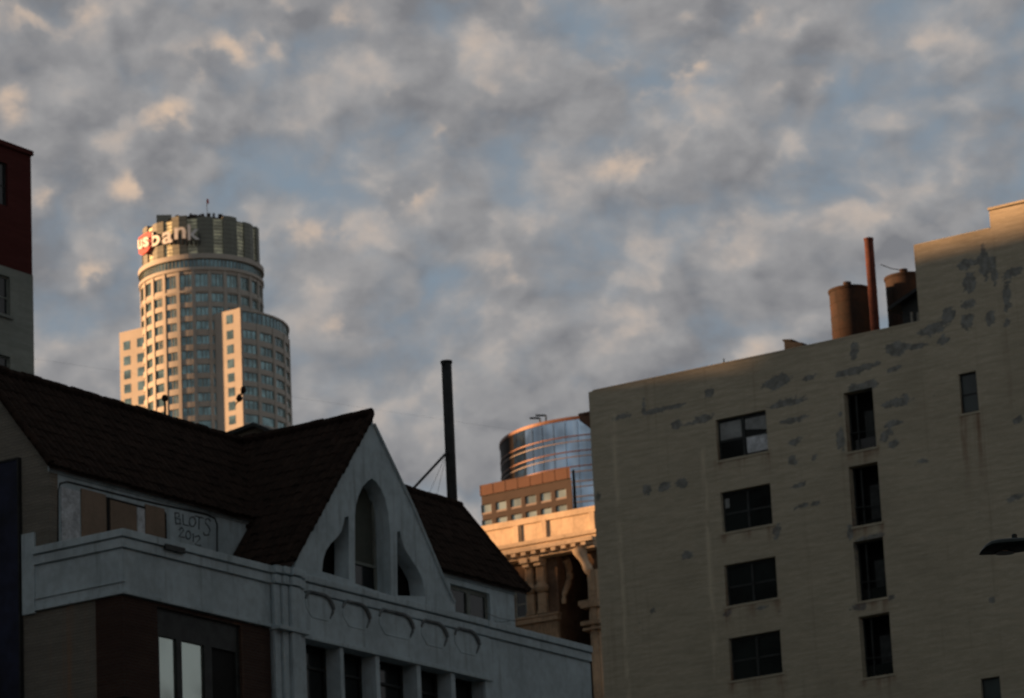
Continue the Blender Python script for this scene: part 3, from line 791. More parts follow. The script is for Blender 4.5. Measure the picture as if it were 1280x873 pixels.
pv = empty('vent_stack', None, (pp.x, pp.y, zroof)); tag(pv, 'tall slim rust-red vent stack standing between the two water tanks', 'vent pipe')
hh = ptop.z - zroof
pr_ = [(rr, 0)]
for k in range(1, 5): pr_ += [(rr, hh * k / 5 - .04), (rr * 1.05, hh * k / 5 - .03), (rr * 1.05, hh * k / 5 + .03), (rr, hh * k / 5 + .04)]
MB().lathe(pr_ + [(rr, hh - .1), (rr * 1.08, hh - .09), (rr * 1.08, hh), (rr * .9, hh)], 24).build('pipe', M['redpipe'], pv, smooth=True)
wq = at(1126, 338, dpl + 2) - Vector((pp.x, pp.y, zroof)); wp = at(1101, 331, dpl) - Vector((pp.x, pp.y, zroof))
MB().tube([wp, (wp + wq) / 2 - Vector((0, 0, .05)), wq], .022, 5).build('guy_wire', M['darkmetal'], pv)
sp = empty('lean_to_roof', None, RF.W((0, 0, zroof)), TB); tag(sp, 'dark sloping lean-to roof in front of the right water tank by the brick block', 'lean-to')
ln = MB()
a0, a1 = RF.ony(1113, 388, 1.3), RF.ony(1150.5, 356, 1.3); a0b, a1b = RF.ony(1116, 396, 1.3), RF.ony(1150, 372, 1.3)
zz = lambda v: v.z - zroof
xb = x2 - .02
ln.hexa([(a0.x, 1.0, zz(a0) - .1), (xb, 1.0, zz(a1) - .1), (xb, 3.4, zz(a1) + .1), (a0.x, 3.4, zz(a0) + .1), (a0.x, 1.0, zz(a0)), (xb, 1.0, zz(a1)), (xb, 3.4, zz(a1) + .2), (a0.x, 3.4, zz(a0) + .2)])
ln.build('sheet_roof', M['darkmetal'], sp)
rbm = MB()
for k in range(7):
    f_ = k / 6; q = 1.0 + f_ * 2.3
    rbm.hexa([(a0.x, q, zz(a0) + .02 + .08 * f_), (xb, q, zz(a1) + .02 + .08 * f_), (xb, q + .06, zz(a1) + .02 + .08 * f_), (a0.x, q + .06, zz(a0) + .02 + .08 * f_), (a0.x, q, zz(a0) + .06 + .08 * f_), (xb, q, zz(a1) + .06 + .08 * f_), (xb, q + .06, zz(a1) + .06 + .08 * f_), (a0.x, q + .06, zz(a0) + .06 + .08 * f_)])
rbm.build('roof_ribs', M['frame'], sp)
bd = MB(); zlo = zz(RF.ony(1118, 402, 1.3))
bd.prism([(a0.x + .5, zlo - .4), (xb, zlo - .4), (xb, zz(a1) - .12), (a0.x + .5, zz(a0) + .12)], 1.5, 3.2); bd.build('shed_wall', M['frame'], sp)
for px in (1140, 1148):
    p = RF.ony(px, 400, .9); MB().lathe([(.06, 0), (.06, p.z - zroof + .35), (.05, p.z - zroof + .36)], 10, (p.x, p.y)).build('standpipe', M['concrete'], sp)
for (pa, pb, pt, lab) in ((980, 1003, 427, 'small grey metal vent box on the tan brick roof edge'),):
    p0, p1 = RF.ony(pa, pt, 1.5), RF.ony(pb, pt, 1.5)
    v = empty('roof_vent', None, RF.W((p0.x, 1.5, zroof)), TB); tag(v, 'small dark vent box leaning over the tan brick roof edge, left of the tanks', 'roof vent')
    w_ = p1.x - p0.x
    MB().hexa([(0, 0, 0), (w_, 0, 0), (w_, .8, 0), (0, .8, 0), (0, 0, p0.z - zroof), (w_, 0, p0.z - zroof - .25), (w_, .8, p0.z - zroof - .25), (0, .8, p0.z - zroof)]).build('housing', M['darkmetal'], v)
    MB().hexa([(-.05, -.05, p0.z - zroof), (w_ * .45, -.05, p0.z - zroof - .08), (w_ * .45, .85, p0.z - zroof - .08), (-.05, .85, p0.z - zroof), (-.05, -.05, p0.z - zroof + .1), (w_ * .45, -.05, p0.z - zroof + .02), (w_ * .45, .85, p0.z - zroof + .02), (-.05, .85, p0.z - zroof + .1)]).build('hood', M['darkmetal'], v)

# ================================================================== ORNATE TERRACOTTA BUILDING
BF = Frame(rad(-30.5), 600, 690, 262.0)
ob = empty('ornate_building', BF); tag(ob, 'ornate buff terracotta building with a sunlit cornice behind the white building', 'building')
B = BF.ony
zat = B(742, 631).z; zat0 = B(600, 655).z
zcor1 = B(742, 677).z; xw = B(742, 640).x
print('attic z', zat0, zat, 'cornice', B(636, 706).z, B(700, 692).z, B(745, 676).z, 'xw', xw)
za = (zat0 + zat) / 2; zcb = B(690, 693).z; zct = B(690, 674).z
at_ = MB(); at_.box(-6, xw, .5, 3, zct - .2, za - .45); at_.box(-6, xw + .1, .35, 3.1, za - .45, za - .12); at_.box(-6, xw + .02, .42, 3.05, za - .12, za)
for px in (641, 676, 737):
    c = B(px, 660).x; at_.box(c - .22, c + .22, .36, .5, zct - .2, za - .45)
at_.build('attic', M['stone'], ob, bevel=.03)
for px in (645, 677):
    c = B(px, 660).x; MB().box(c - .15, c + .15, .40, .5, zct, za - .46).build('attic_strip', M['plaster'], ob)  # flat dark strips on the attic face
cn = MB()
hct = zct - zcb
cn.box(-6, xw + .55, -.75, .6, zct - .28, zct); cn.box(-6, xw + .4, -.55, .6, zct - .5, zct - .28); cn.box(-6, xw + .3, -.95, .6, zct - .78, zct - .5); cn.box(-6, xw + .15, -.4, .6, zcb - .1, zct - .78)
k = -5.8
while k < xw:
    cn.box(k, k + .38, -.86, -.4, zct - 1.02, zct - .785); k += .8
cn.build('cornice', M['stone'], ob, bevel=.02)
xpr = B(693, 740).x; xrw = B(731, 740).x; DEEP = 5.0
bdm = MB(); bdm.box(-6, xpr, .55, 14, 20, zcb - .05); bdm.box(xpr, xrw, DEEP, 14, 20, zcb - .05); bdm.box(xrw, xw + .1, .55, 14, 20, zcb - .05); bdm.box(-6, xw, 3.0, 14, zcb, za - .6)
bdm.build('brick_wall', M['sootwall'], ob)
zs0, zs1 = B(665, 770).z, B(665, 779).z
for a, c in ((655.5, 664.5), (669.5, 679.5)):
    x0_, x1_ = B(a, 740).x, B(c, 740).x
    zb1, zt1 = B(665, 768).z, B(665, 742).z; zb2, zt2_ = B(665, 729).z, zcb - .1
    pl = MB(); pl.box(x0_, x1_, .25, .56, zb1, zt1); pl.box(x0_ - .06, x1_ + .06, .18, .56, zb1, zb1 + .18)
    for q in range(3): xx = x0_ + (x1_ - x0_) * (.2 + .3 * q); pl.box(xx - .035, xx + .035, .21, .25, zb1 + .25, zt1 - .06)
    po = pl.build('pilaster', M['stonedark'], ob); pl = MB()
    pl.box(x0_, x1_, .2, .56, zb2, zt2_ - .5)
    for q in range(3): xx = x0_ + (x1_ - x0_) * (.2 + .3 * q); pl.box(xx - .035, xx + .035, .16, .2, zb2 + .1, zt2_ - .55)
    pl.build('upper_pilaster', M['stonedark'], ob)
    cpv = MB(); cpv.lathe([(.12, zt1 - .02), (.42, zt1 + .15), (.52, (zt1 + zb2) / 2), (.4, zb2 - .12), (.3, zb2)], 12, ((x0_ + x1_) / 2, .35)); cpv.build('capital', M['stonedark'], po, smooth=True)
    br_ = MB()
    br_.box(x0_ - .03, x1_ + .03, -.5, .55, zt2_ - .32, zt2_ + .02); br_.box(x0_ + .04, x1_ - .04, -.2, .55, zt2_ - .55, zt2_ - .32); br_.build('bracket', M['stone'], po, bevel=.03)
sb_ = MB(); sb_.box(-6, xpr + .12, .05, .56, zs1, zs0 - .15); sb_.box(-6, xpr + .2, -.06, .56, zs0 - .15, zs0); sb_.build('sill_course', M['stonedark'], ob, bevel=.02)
flp = MB(); zf1, zf0 = zs1 - .05, B(665, 797).z
flp.box(-6, xpr, .3, .56, zf0 - 6, zf1)
xx = -2
while xx < xpr - .1: flp.box(xx, xx + .1, .22, .3, zf0, zf1); xx += .24
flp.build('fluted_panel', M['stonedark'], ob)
wx0, wx1 = B(640, 750).x, B(654.5, 750).x
sash(ob, wx0, wx1, B(650, 771).z, B(650, 735).z, .46, M['greyframe'], M['pane'], fw=.1)
# scroll bracket at the pavilion corner, on its side wall
for yy in (1.2,):
    sc = MB(); zz0, zz1 = zcb - 3.4, zcb - .15
    sc.add([], [])
    pts = [(yy + .1 + .5 * sin(t * .5) , zz1 - (zz1 - zz0) * t / 10) for t in range(11)]
    sc.tube([(xpr + .25, a, c) for a, c in pts], [.32 - .015 * t for t in range(11)], 10); sc.build('scroll_bracket', M['stonedark'], ob, smooth=True)
# right-hand wing: scroll, shaft and balconies seen edge on
wg = MB(); xc0, xc1 = B(733.5, 740).x, B(744, 740).x
wg.box(xc0, xw + .05, .2, .56, 30, B(738, 712).z); 
wg.build('corner_pier', M['stone'], ob)
sc = MB(); z_a, z_b = B(732, 684).z, B(740, 716).z
pts = [(t / 8) for t in range(9)]
sc.tube([(xc0 - .35 + .55 * t, -.25 + .5 * t, z_a - (z_a - z_b) * t) for t in pts], [.48, .52, .45, .36, .3, .3, .36, .33, .22], 12); sc.box(xc0 - .55, xw + .2, -.6, .5, z_a, z_a + .35)
sc.build('scroll_bracket', M['stone'], ob, smooth=True)
for p_, h_, e_ in ((751, .35, .55), (757, .2, .4), (777, .3, .45), (786, .18, .3)):
    zq_ = B(736, p_).z; MB().box(xc0 - e_, xw + .1, -.35, .5, zq_ - h_, zq_).build('balcony_moulding', M['stonedark'], ob, bevel=.02)
MB().lathe([(.3, 38), (.3, B(738, 790).z - .5), (.25, B(738, 790).z - .3), (.27, B(738, 713).z)], 16, ((xc0 + xc1) / 2 + .1, .05)).build('column', M['stonedark'], ob, smooth=True)

# ================================================================== BROWN OFFICE BUILDING
OF = Frame(TB, 601, 606, 520.0)
oo = empty('office_building', OF); tag(oo, 'brown office building with rust red top band and a row of square windows', 'building')
O = OF.ony
ztp_ = (O(601, 606).z + O(714, 586).z) / 2; zbd = (O(601, 620).z + O(714, 600.5).z) / 2; xo = O(714, 600).x
wins = []
for a, c in ((601.3, 614), (619.3, 633), (638, 651.8), (656.4, 670.6), (675.5, 689.3), (694.3, 708.5)):
    for r_ in range(4):
        x0_, x1_ = O(a, 630).x, O(c, 630).x; zc = O(700, 612).z
        dz = (O(700, 612).z - O(700, 631.8).z) * r_
        wins.append((x0_, x1_, zc - 1.42 - dz, zc - dz))
wl = MB(); wall_cells(wl, 0, xo, 30, zbd, wins, depth=.5); wl.prismz([(0, .5), (xo - .31, .5), (xo - 5.2, 8.4), (0, 8.4)], 0, zbd); wl.box(0, xo, 0, .5, 0, 30)
wl.build('wall', M['brownclad'], oo)
bnd = MB(); bnd.prismz([(-.05, -.25), (xo + .02, -.25), (xo - 4, 6.2), (-.05, 6.2)], zbd + .1, ztp_)
k = 0
while k < xo: bnd.box(k, k + .08, -.29, -.25, zbd + .12, ztp_ - .02); k += 2.06
bnd.build('top_band', M['rustclad'], oo); MB().prismz([(0, -.05), (xo, -.05), (xo - 3.2, 5), (0, 5)], zbd, zbd + .1).build('shadow_gap', M['frame'], oo)
gp_ = glass('pale_green_glass', (.42, .5, .44), .1, .8, .6, .02, .2)
for q in wins:
    f_ = MB(); f_.box(q[0], q[1], .05, .4, q[2], q[2] + .28); f_.box(q[0], q[0] + .1, .1, .4, q[2] + .28, q[3]); f_.box(q[1] - .1, q[1], .1, .4, q[2] + .28, q[3])
    w_ = f_.build('window', M['palestrip'], oo); MB().box(q[0] + .1, q[1] - .1, .25, .3, q[2] + .28, q[3]).build('pane', gp_, w_)
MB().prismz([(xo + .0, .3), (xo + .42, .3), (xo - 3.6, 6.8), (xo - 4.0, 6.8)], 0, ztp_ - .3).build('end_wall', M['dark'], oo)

# ================================================================== CURVED GLASS BUILDING
gc = at(758, 600, 925.0); thg = -math.atan2(gc.x, gc.y)
go = empty('glass_building', None, (gc.x, gc.y, 0), thg); tag(go, 'curved blue glass building with pale horizontal stripes behind the brown office building', 'building')
dep = (gc - EYE).dot(FW); um = dep / FPX; Rg = 131 * um
GF = Frame(thg, 758, 600, 925.0)
def gz(px, py):
    dx = (px - 758) * um; return GF.ony(px, py, -math.sqrt(max(0, Rg * Rg - dx * dx))).z
zgt = gz(720, 521); print('glass top', gz(650, 542), gz(690, 527), zgt)
def arc(mb, R, a0, a1, z0, z1, t, n=40, mi=0, cap=True):
    """curved slab from angle a0 to a1 (degrees, 0 towards the camera, + to the right)"""
    vs = []
    for k in range(n + 1):
        a = rad(a0 + (a1 - a0) * k / n)
        for r_ in (R, R - t):
            for z in (z0, z1): vs.append((r_ * sin(a), -r_ * cos(a), z))
    fs = []
    for k in range(n):
        b, c = 4 * k, 4 * k + 4
        fs += [(b, c, c + 1, b + 1), (b + 2, b + 3, c + 3, c + 2), (b + 1, c + 1, c + 3, b + 3), (b, b + 2, c + 2, c)]
    fs += [(0, 1, 3, 2), (4 * n, 4 * n + 2, 4 * n + 3, 4 * n + 1)]
    return mb.add(vs, fs, mi)
am = -59.0                                                                   # where the dark reflection, painted as wall colour, ends
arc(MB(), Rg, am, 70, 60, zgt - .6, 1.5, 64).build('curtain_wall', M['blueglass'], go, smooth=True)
arc(MB(), Rg, -110, am, 60, zgt - .6, 1.5, 30).build('dark_reflection_wall', M['darkreflection'], go, smooth=True)
cpb = MB(); arc(cpb, Rg + .2, -120, 70, zgt - .75, zgt, 2, 72); cpb.build('roof_band', M['copper'], go)
rfm = MB(); rfm.prismz([((Rg - 1) * sin(rad(a)), -(Rg - 1) * cos(rad(a))) for a in range(-120, 71, 5)], zgt - 1.5, zgt - .3); rfm.build('roof', M['tar'], go)
k = 0; sp_z = (gz(730, 544) - gz(730, 563)); zq_ = gz(730, 544) 
while zq_ > 70 and k < 9:
    b_ = MB(); arc(b_, Rg + .14, -110, 70, zq_ - .13, zq_ + .13, .5, 72); b_.build('stripe', M['copper'] if k < 3 else M['palestrip'], go)
    b_ = MB(); arc(b_, Rg + .12, -110, 70, zq_ - 1.35 - .11, zq_ - 1.35 + .1, .5, 72); b_.build('stripe', M['palestrip'], go)
    zq_ -= sp_z; k += 1
vm = MB()
for a in range(-56, 71, 7):
    r_ = Rg + .06; vm.box(r_ * sin(rad(a)) - .045, r_ * sin(rad(a)) + .045, -r_ * cos(rad(a)) - .05, -r_ * cos(rad(a)) + .3, 60, zgt - 1.2)
vm.build('mullions', M['palestrip'], go)
for px, py0, py1, pl in ((675, 530, 523.5, 662), (682.5, 528, 520, 669.5)):
    p0, p1 = GF.ony(px, py0 + 8, -14), GF.ony(px, py1, -14); p2 = GF.ony(pl, py1 - 0.5, -14)
    an = MB(); an.tube([p0, p1], .22, 6); an.tube([p1 + Vector((0, 0, .1)), p2], .25, 6); an.build('davit_arm', M['frame'], go)

# ================================================================== TOWER
DT = 940.0
tcn = at(251, 322, DT); tht = -math.atan2(tcn.x, tcn.y)
tw = empty('skyscraper', None, (tcn.x, tcn.y, 0), tht); tag(tw, 'tall round stone and glass skyscraper lit orange on its left by low sun', 'skyscraper')
TF = Frame(tht, 251, 322, DT)
um = (tcn - EYE).dot(FW) / FPX
R1, R2 = 75.5 * um, 107 * um
def tz(py, R=None, px=251):
    R = R1 if R is None else R
    dx = (px - 251) * um; return TF.ony(px, py, -math.sqrt(max(0, R * R - dx * dx))).z
Z_crown, Z_led, Z_b1, Z_b0 = tz(269), tz(319), tz(323.5), tz(333.5)
rows = [(tz(358), tz(342))] + [(tz(c + 5.6), tz(c - 5.2)) for c in [371.5, 388.5, 406, 424.5, 442.5, 460.5, 478, 496, 513.5] + [531 + 17.6 * k for k in range(22)]]
ZLOW = tz(918)
P0, P1 = Vector((14.5, -74.0)) * um, Vector((45.5, -96.8)) * um              # the sunlit end wall
A0, A1 = Vector((-103.3, 8)) * um, Vector((-73, -15)) * um                    # the left wing's face
Z2 = TF.ony(297, 387, P1.y).z; ZW = TF.ony(160, 416, A0.y).z
print('tower R1', R1, 'Z2', Z2, 'ZW', ZW, 'crown', Z_crown)
core = MB(); core.lathe([(R1 - 1.1, 0), (R1 - 1.1, Z_b1)], 96)
core.build('core', M['granite2'], tw, smooth=True)
wall = MB(); nw = 24
def seg(mb, R, a, w, out, z0, z1, depth=1.2):
    """upright box on the cylinder at angle a, w wide, standing out"""
    t_ = Vector((cos(rad(a)), sin(rad(a)))); n_ = Vector((sin(rad(a)), -cos(rad(a))))
    p = n_ * (R + out); q = n_ * (R - depth)
    mb.hexa([(*(p - t_ * w / 2), z0), (*(p + t_ * w / 2), z0), (*(q + t_ * w / 2), z0), (*(q - t_ * w / 2), z0), (*(p - t_ * w / 2), z1), (*(p + t_ * w / 2), z1), (*(q + t_ * w / 2), z1), (*(q - t_ * w / 2), z1)])
da = 15.0
for k in range(-8, 9):
    seg(wall, R1, k * da + 7.5, 0.9, .22, ZLOW, Z_b0)
zs_ = [Z_b0] + [z for r_ in rows for z in (r_[1], r_[0])]
for i in range(0, len(zs_) - 1, 2):
    arc(wall, R1 - .0, -128, 128, zs_[i + 1], zs_[i], 1.1, 96)
arc(wall, R1 + .5, -128, 128, Z_b0 - .9, Z_b0 - .1, 1.6, 96); arc(wall, R1 + .25, -128, 128, rows[0][0] - 1.4, rows[0][0] - .9, 1.2, 96)
wall.build('stone_wall', M['granite'], tw)
BD = MB(); arc(BD, R1 - .15, -128, 128, Z_b0, Z_b1, 1.0, 96); bd_ = BD.build('glass_band', M['bandglass'], tw, smooth=True)
ml = MB()
for k in range(-30, 31): seg(ml, R1 - .15, k * 4, .18, .12, Z_b0, Z_b1, .2)
ml.build('mullions', M['granite2'], bd_)
ld = MB(); arc(ld, R1 + .6, -180, 180, Z_b1, Z_led + .3, R1, 96); ld.build('ledge', M['granite'], tw)
# windows: the hundred largest are parts, the rest one mesh
singles = 0; rest = MB(); WN = []
def win_arc(R, a, hw, z0, z1): WN.append((0, R, a, hw, z0, z1))
for (z0, z1) in rows:
    for k in range(-7, 8):
        WN.append((abs(k) + (0 if z0 > tz(520) else 30), 'c', R1, k * da, z0, z1))
rows2 = [(tz(c + 5.6, R2, 306), tz(c - 5.4, R2, 306)) for c in [418, 436, 453.5, 471, 488.5, 506] + [523.5 + 17.6 * k for k in range(21)]]
for (z0, z1) in rows2:
    for k in (2, 3, 4, 5, 6, 7): WN.append(((k - 2) * 1.3 + (0 if z0 > tz(520) else 30), 'c', R2, k * da + 1.5, z0, z1))
zwb = [(TF.ony(284, c + 5.6, (P0.y + P1.y) / 2).z, TF.ony(284, c - 5.4, (P0.y + P1.y) / 2).z) for c in [400, 419.5, 437.5, 455.5, 473, 491, 508.5] + [526 + 17.6 * k for k in range(20)]]
for q in zwb: WN.append((-1 if q[0] > tz(530) else 30, 'p', P0, P1, .60, q[0], q[1]))
zww = [(TF.ony(157, c + 5.6, A0.y - 3).z, TF.ony(157, c - 5.4, A0.y - 3).z) for c in [430, 449, 466.5, 484, 502] + [519.5 + 17.6 * k for k in range(20)]]
for q in zww:
    for fpos in (.30, .86): WN.append((-1 if q[0] > tz(530) else 30, 'p', A0, A1, fpos, q[0], q[1]))
WN.sort(key=lambda w: w[0])
for i, w in enumerate(WN):
    b_ = MB() if i < 100 else rest
    fm_ = []
    if w[1] == 'c':
        R, a, z0, z1 = w[2:]; wd = 2 * R * sin(rad(da / 2)) - .85
        seg(b_, R - .4, a, wd, 0, z0, z1, .25)
        if i < 100:
            o = b_.build('window', M['tealglass'], tw); f2 = MB(); seg(f2, R - .4, a - .9, .22, .1, z0, z1, .2); seg(f2, R - .4, a + 2.8, .16, .1, z0, z1, .2); f2.build('mullion', M['granite2'], o)
    else:
        pa, pb, fp, z0, z1 = w[2:]; d_2 = (pb - pa).normalized(); n_2 = Vector((d_2.y, -d_2.x)); c_ = pa.lerp(pb, fp); hw = 1.0 if pa is P0 else 1.05
        pts = [c_ - d_2 * hw + n_2 * .06, c_ + d_2 * hw + n_2 * .06, c_ + d_2 * hw - n_2 * .2, c_ - d_2 * hw - n_2 * .2]
        b_.hexa([(*p, z0) for p in pts] + [(*p, z1) for p in pts])
        if i < 100: b_.build('window', M['tealglass'], tw)
o = rest.build('windows', M['tealglass'], tw); o['kind'] = 'stuff'
# right shoulder: a wider drum cut by the sunlit end wall
sh = MB(); a2 = math.degrees(math.atan2(P1.x, -P1.y))
for k in range(2, 9): seg(sh, R2, k * da + 9, .9, .2, ZLOW, Z2 - 3.2)
zz_ = [Z2 - 3.1] + [z for r_ in rows2 for z in (r_[1], r_[0])] + [ZLOW]
for i in range(0, len(zz_) - 1, 2):
    if zz_[i] > zz_[i + 1]: arc(sh, R2, a2, 125, zz_[i + 1], zz_[i], 1.0, 64)
arc(sh, R2 + .15, a2, 125, Z2 - .35, Z2 + .1, 1.2, 64)
sh.build('shoulder_wall', M['granite'], tw)
sc_ = MB(); sc_.prismz([tuple(P0 * 1.0 + Vector((.5, .6)))] + [((R2 - 1.0) * sin(rad(a)), -(R2 - 1.0) * cos(rad(a))) for a in [a2 + .5] + list(range(int(a2) + 3, 126, 4))] + [(R1 * .8 * sin(rad(125)), -R1 * .8 * cos(rad(125)))], 0, Z2 - .3); sc_.build('shoulder_core', M['granite2'], tw)
gb = MB(); arc(gb, R2 - .2, a2 + .4, 125, Z2 - 3.1, Z2 - .35, .9, 64); gbo = gb.build('glass_band', M['bandglass'], tw, smooth=True)
ml = MB()
for k in range(0, 24): seg(ml, R2 - .2, a2 + 2 + k * 4, .16, .12, Z2 - 3.1, Z2 - .35, .2)
ml.build('mullions', M['granite2'], gbo)
def slab(mb, pa, pb, z0, z1, t):
    d_2 = (pb - pa).normalized(); n_2 = Vector((-d_2.y, d_2.x)) * t
    mb.hexa([(*p, z0) for p in (pa, pb, pb + n_2, pa + n_2)] + [(*p, z1) for p in (pa, pb, pb + n_2, pa + n_2)])
ew = MB(); slab(ew, P0, P1, ZLOW, Z2 + .35, 1.2)
d_2 = (P1 - P0).normalized()
slab(ew, P1 - d_2 * .9 + Vector((d_2.y, -d_2.x)) * .0 - Vector((0, .12)), P1 + d_2 * .15 - Vector((0, .12)), ZLOW, Z2 + .4, 1.0)
ew.build('end_wall', M['granite'], tw)
wgm = MB(); d_2 = (A1 - A0).normalized(); slab(wgm, A0, A1 + d_2 * 3, ZLOW, ZW, 1.2); wgm.build('wing_wall', M['granite'], tw)
wc = MB(); wc.prismz([tuple(A0 + Vector((.3, 1))), tuple(A1 + Vector((2, 1))), (0, 0), (-3, 20), tuple(A0 + Vector((1.5, 16)))], 0, ZW - .4); wc.build('wing_core', M['granite2'], tw)
# crown: tall grey panels with glass strips set between them
Rc = 74 * um; nc = 14; dcr = 360 / nc
for k in range(nc):
    a = 5.0 + k * dcr
    if 110 < (a % 360) < 250: continue
    hgt = Z_crown + (.3 if k % 2 else -.25)
    pn = MB(); wpan = 2 * Rc * sin(rad(dcr * .30))
    t_ = Vector((cos(rad(a)), sin(rad(a)))); n_ = Vector((sin(rad(a)), -cos(rad(a))))
    for sgn in (-1, 1):                                                        # each panel folds slightly at its middle
        p = n_ * Rc * 1.0; e = n_ * Rc * .975 + t_ * sgn * wpan / 2; q = n_ * Rc * .8; e2 = n_ * Rc * .76 + t_ * sgn * wpan / 2 * .96
        pts = [p, e, e2, q] if sgn > 0 else [e, p, q, e2]
        pn.hexa([(*v, Z_led + .3) for v in pts] + [(*v, hgt) for v in pts])
    for j in range(1, 9):
        z = Z_led + (hgt - Z_led) * j / 9
        for sgn in (-1, 1):
            p = n_ * (Rc * 1.0 + .03); e = n_ * (Rc * .975 + .03) + t_ * sgn * wpan / 2; q = n_ * Rc * .97; e2 = n_ * Rc * .95 + t_ * sgn * wpan / 2
            pts = [p, e, e2, q] if sgn > 0 else [e, p, q, e2]
            pn.hexa([(*v, z) for v in pts] + [(*v, z + .06) for v in pts], 1)
    po = pn.build('crown_panel', [M['crownstone'], M['frame']], tw)
    ag = a + dcr / 2
    gs = MB(); seg(gs, Rc * .955, ag, 2 * Rc * sin(rad(dcr * .215)), 0, Z_led + .3, Z_crown - .4, .4)
    so = gs.build('crown_glass', M['greenglass'], tw)
    br_ = MB()
    for j in range(0, 11):
        z = Z_led + .6 + (Z_crown - Z_led - 1.2) * j / 10; seg(br_, Rc * .955, ag, 2 * Rc * sin(rad(dcr * .215)), .12, z, z + .12, .1)
    br_.build('transoms', M['frame'], so)
cc = MB(); cc.lathe([(Rc * .74, Z_led), (Rc * .74, Z_crown - .6)], 48); cc.build('crown_core', M['frame'], tw)
rl = MB()
for k in range(60):
    a = rad(k * 6); r_ = Rc * .72
    rl.box(r_ * cos(a) - .06, r_ * cos(a) + .06, r_ * sin(a) - .06, r_ * sin(a) + .06, Z_crown - .6, Z_crown + .9)
arc(rl, Rc * .72, -180, 180, Z_crown + .8, Z_crown + 1.0, .2, 60)
for k in range(22):
    a = rad(random.uniform(-38, 25)); r_ = Rc * .93; w_ = random.uniform(.2, .7); x_, y_ = r_ * sin(a), -r_ * cos(a)
    rl.box(x_ - w_, x_ + w_, y_ - .3, y_ + .3, Z_crown - .2, Z_crown + random.uniform(.2, .9))
rl.build('rooftop_gear', M['brownclad'], tw)
pb_ = TF.ony(204, 271, -Rc * .3); MB().box(-11.0, -7.2, -6, 2, Z_led, pb_.z).build('plant_room', M['granite2'], tw)
pm_ = TF.ony(258.5, 249, 0)
ms = MB(); ms.tube([(pm_.x, 0, Z_crown - 1), (pm_.x, 0, pm_.z)], .09, 6); mo = ms.build('mast', M['frame'], tw)
MB().hexa([(pm_.x + .05, -.05, pm_.z - 1.2), (pm_.x + .5, -.05, pm_.z - 1.3), (pm_.x + .5, .05, pm_.z - 1.3), (pm_.x + .05, .05, pm_.z - 1.2), (pm_.x + .05, -.05, pm_.z), (pm_.x + .5, -.05, pm_.z - .15), (pm_.x + .5, .05, pm_.z - .15), (pm_.x + .05, .05, pm_.z)]).build('flag', M['signred'], mo)
# the sign wrapped round the crown
sg = empty('rooftop_sign', None, (tcn.x, tcn.y, tz(306, Rc)), tht); tag(sg, 'bank sign with white letters and red shield on top of the round skyscraper', 'sign')
zs0 = tz(306, Rc)
Rs = Rc * 1.035
def letter(ch, px, py, hpx, wpx, name, mt, R=Rs, bold=.022, flat=None):
    vs, fs = text_mesh(ch, bold)
    xs = [v.x for v in vs]; ys = [v.y for v in vs]
    sx = max(-.999, min(.999, (px - 251) * um / R)); a0_ = math.asin(sx)
    zc = TF.ony(px, py, -R * cos(a0_)).z - zs0
    hh_ = hpx * um; y0_, y1_ = min(ys), max(ys); k_ = hh_ / (y1_ - y0_); wid = wpx * um / cos(a0_) if flat is None else flat
    kx = wid / (max(xs) - min(xs)); xm_ = (max(xs) + min(xs)) / 2
    mb = MB(); out = []
    for v in vs:
        a = a0_ + (v.x - xm_) * kx / R; r_ = R + v.z * 2.5
        out.append((r_ * sin(a), -r_ * cos(a), zc + (v.y - (y0_ + y1_) / 2) * k_))
    mb.add(out, fs); return mb.build(name, mt, sg, recalc=True)
for ch, px, py, h_, w_ in (('b', 195.3, 298.3, 19, 11.5), ('a', 210.3, 297.2, 15.5, 12.5), ('n', 226.3, 291.5, 15, 14), ('k', 243, 290.3, 20, 15)):
    letter(ch, px, py, h_, w_, 'letter', M['signwhite'])
B0 = Vector((sin(rad(-54)), -cos(rad(-54)))) * Rs * 1.02; bdir = Vector((-cos(rad(50)), sin(rad(50)))); bn = Vector((-bdir.y, bdir.x))
if bn.y > 0: bn = -bn
def onp(px, py, off=0.0):
    """a point of the flat shield panel, by where the photograph shows it"""
    k_ = ((px - 251) * um - B0.x) / bdir.x; q = B0 + bdir * k_ + bn * off
    return Vector((q.x, q.y, TF.ony(px, py, q.y).z - zs0))
ol_ = [(174.3, 297.5), (183, 291.5), (190, 289.5), (190.3, 306.5), (184.5, 315), (178.5, 319.5), (174.3, 317.5)]
f_, bk = [onp(a, b, 0) for a, b in ol_], [onp(a, b, -.8) for a, b in ol_]; n = len(f_)
MB().add(f_ + bk, [tuple(range(n)), tuple(range(2 * n - 1, n - 1, -1))] + [(i, i + n, (i + 1) % n + n, (i + 1) % n) for i in range(n)]).build('shield', M['signred'], sg)
for ch, x0_, x1_, yt, yb_ in (('u', 175.0, 180.4, 300.5, 312.5), ('s', 181.4, 188.6, 297.2, 309.6)):
    vs, fs = text_mesh(ch, .03)
    mnx, mxx, mny, mxy = min(v.x for v in vs), max(v.x for v in vs), min(v.y for v in vs), max(v.y for v in vs)
    out = []
    for v in vs:
        u_ = (v.x - mnx) / (mxx - mnx); w_ = (v.y - mny) / (mxy - mny)
        out.append(onp(x0_ + (x1_ - x0_) * u_, yb_ + (yt - yb_) * w_ - 1.6 * u_, .3 + v.z * 3))
    MB().add(out, fs).build('letter', M['signwhite'], sg)
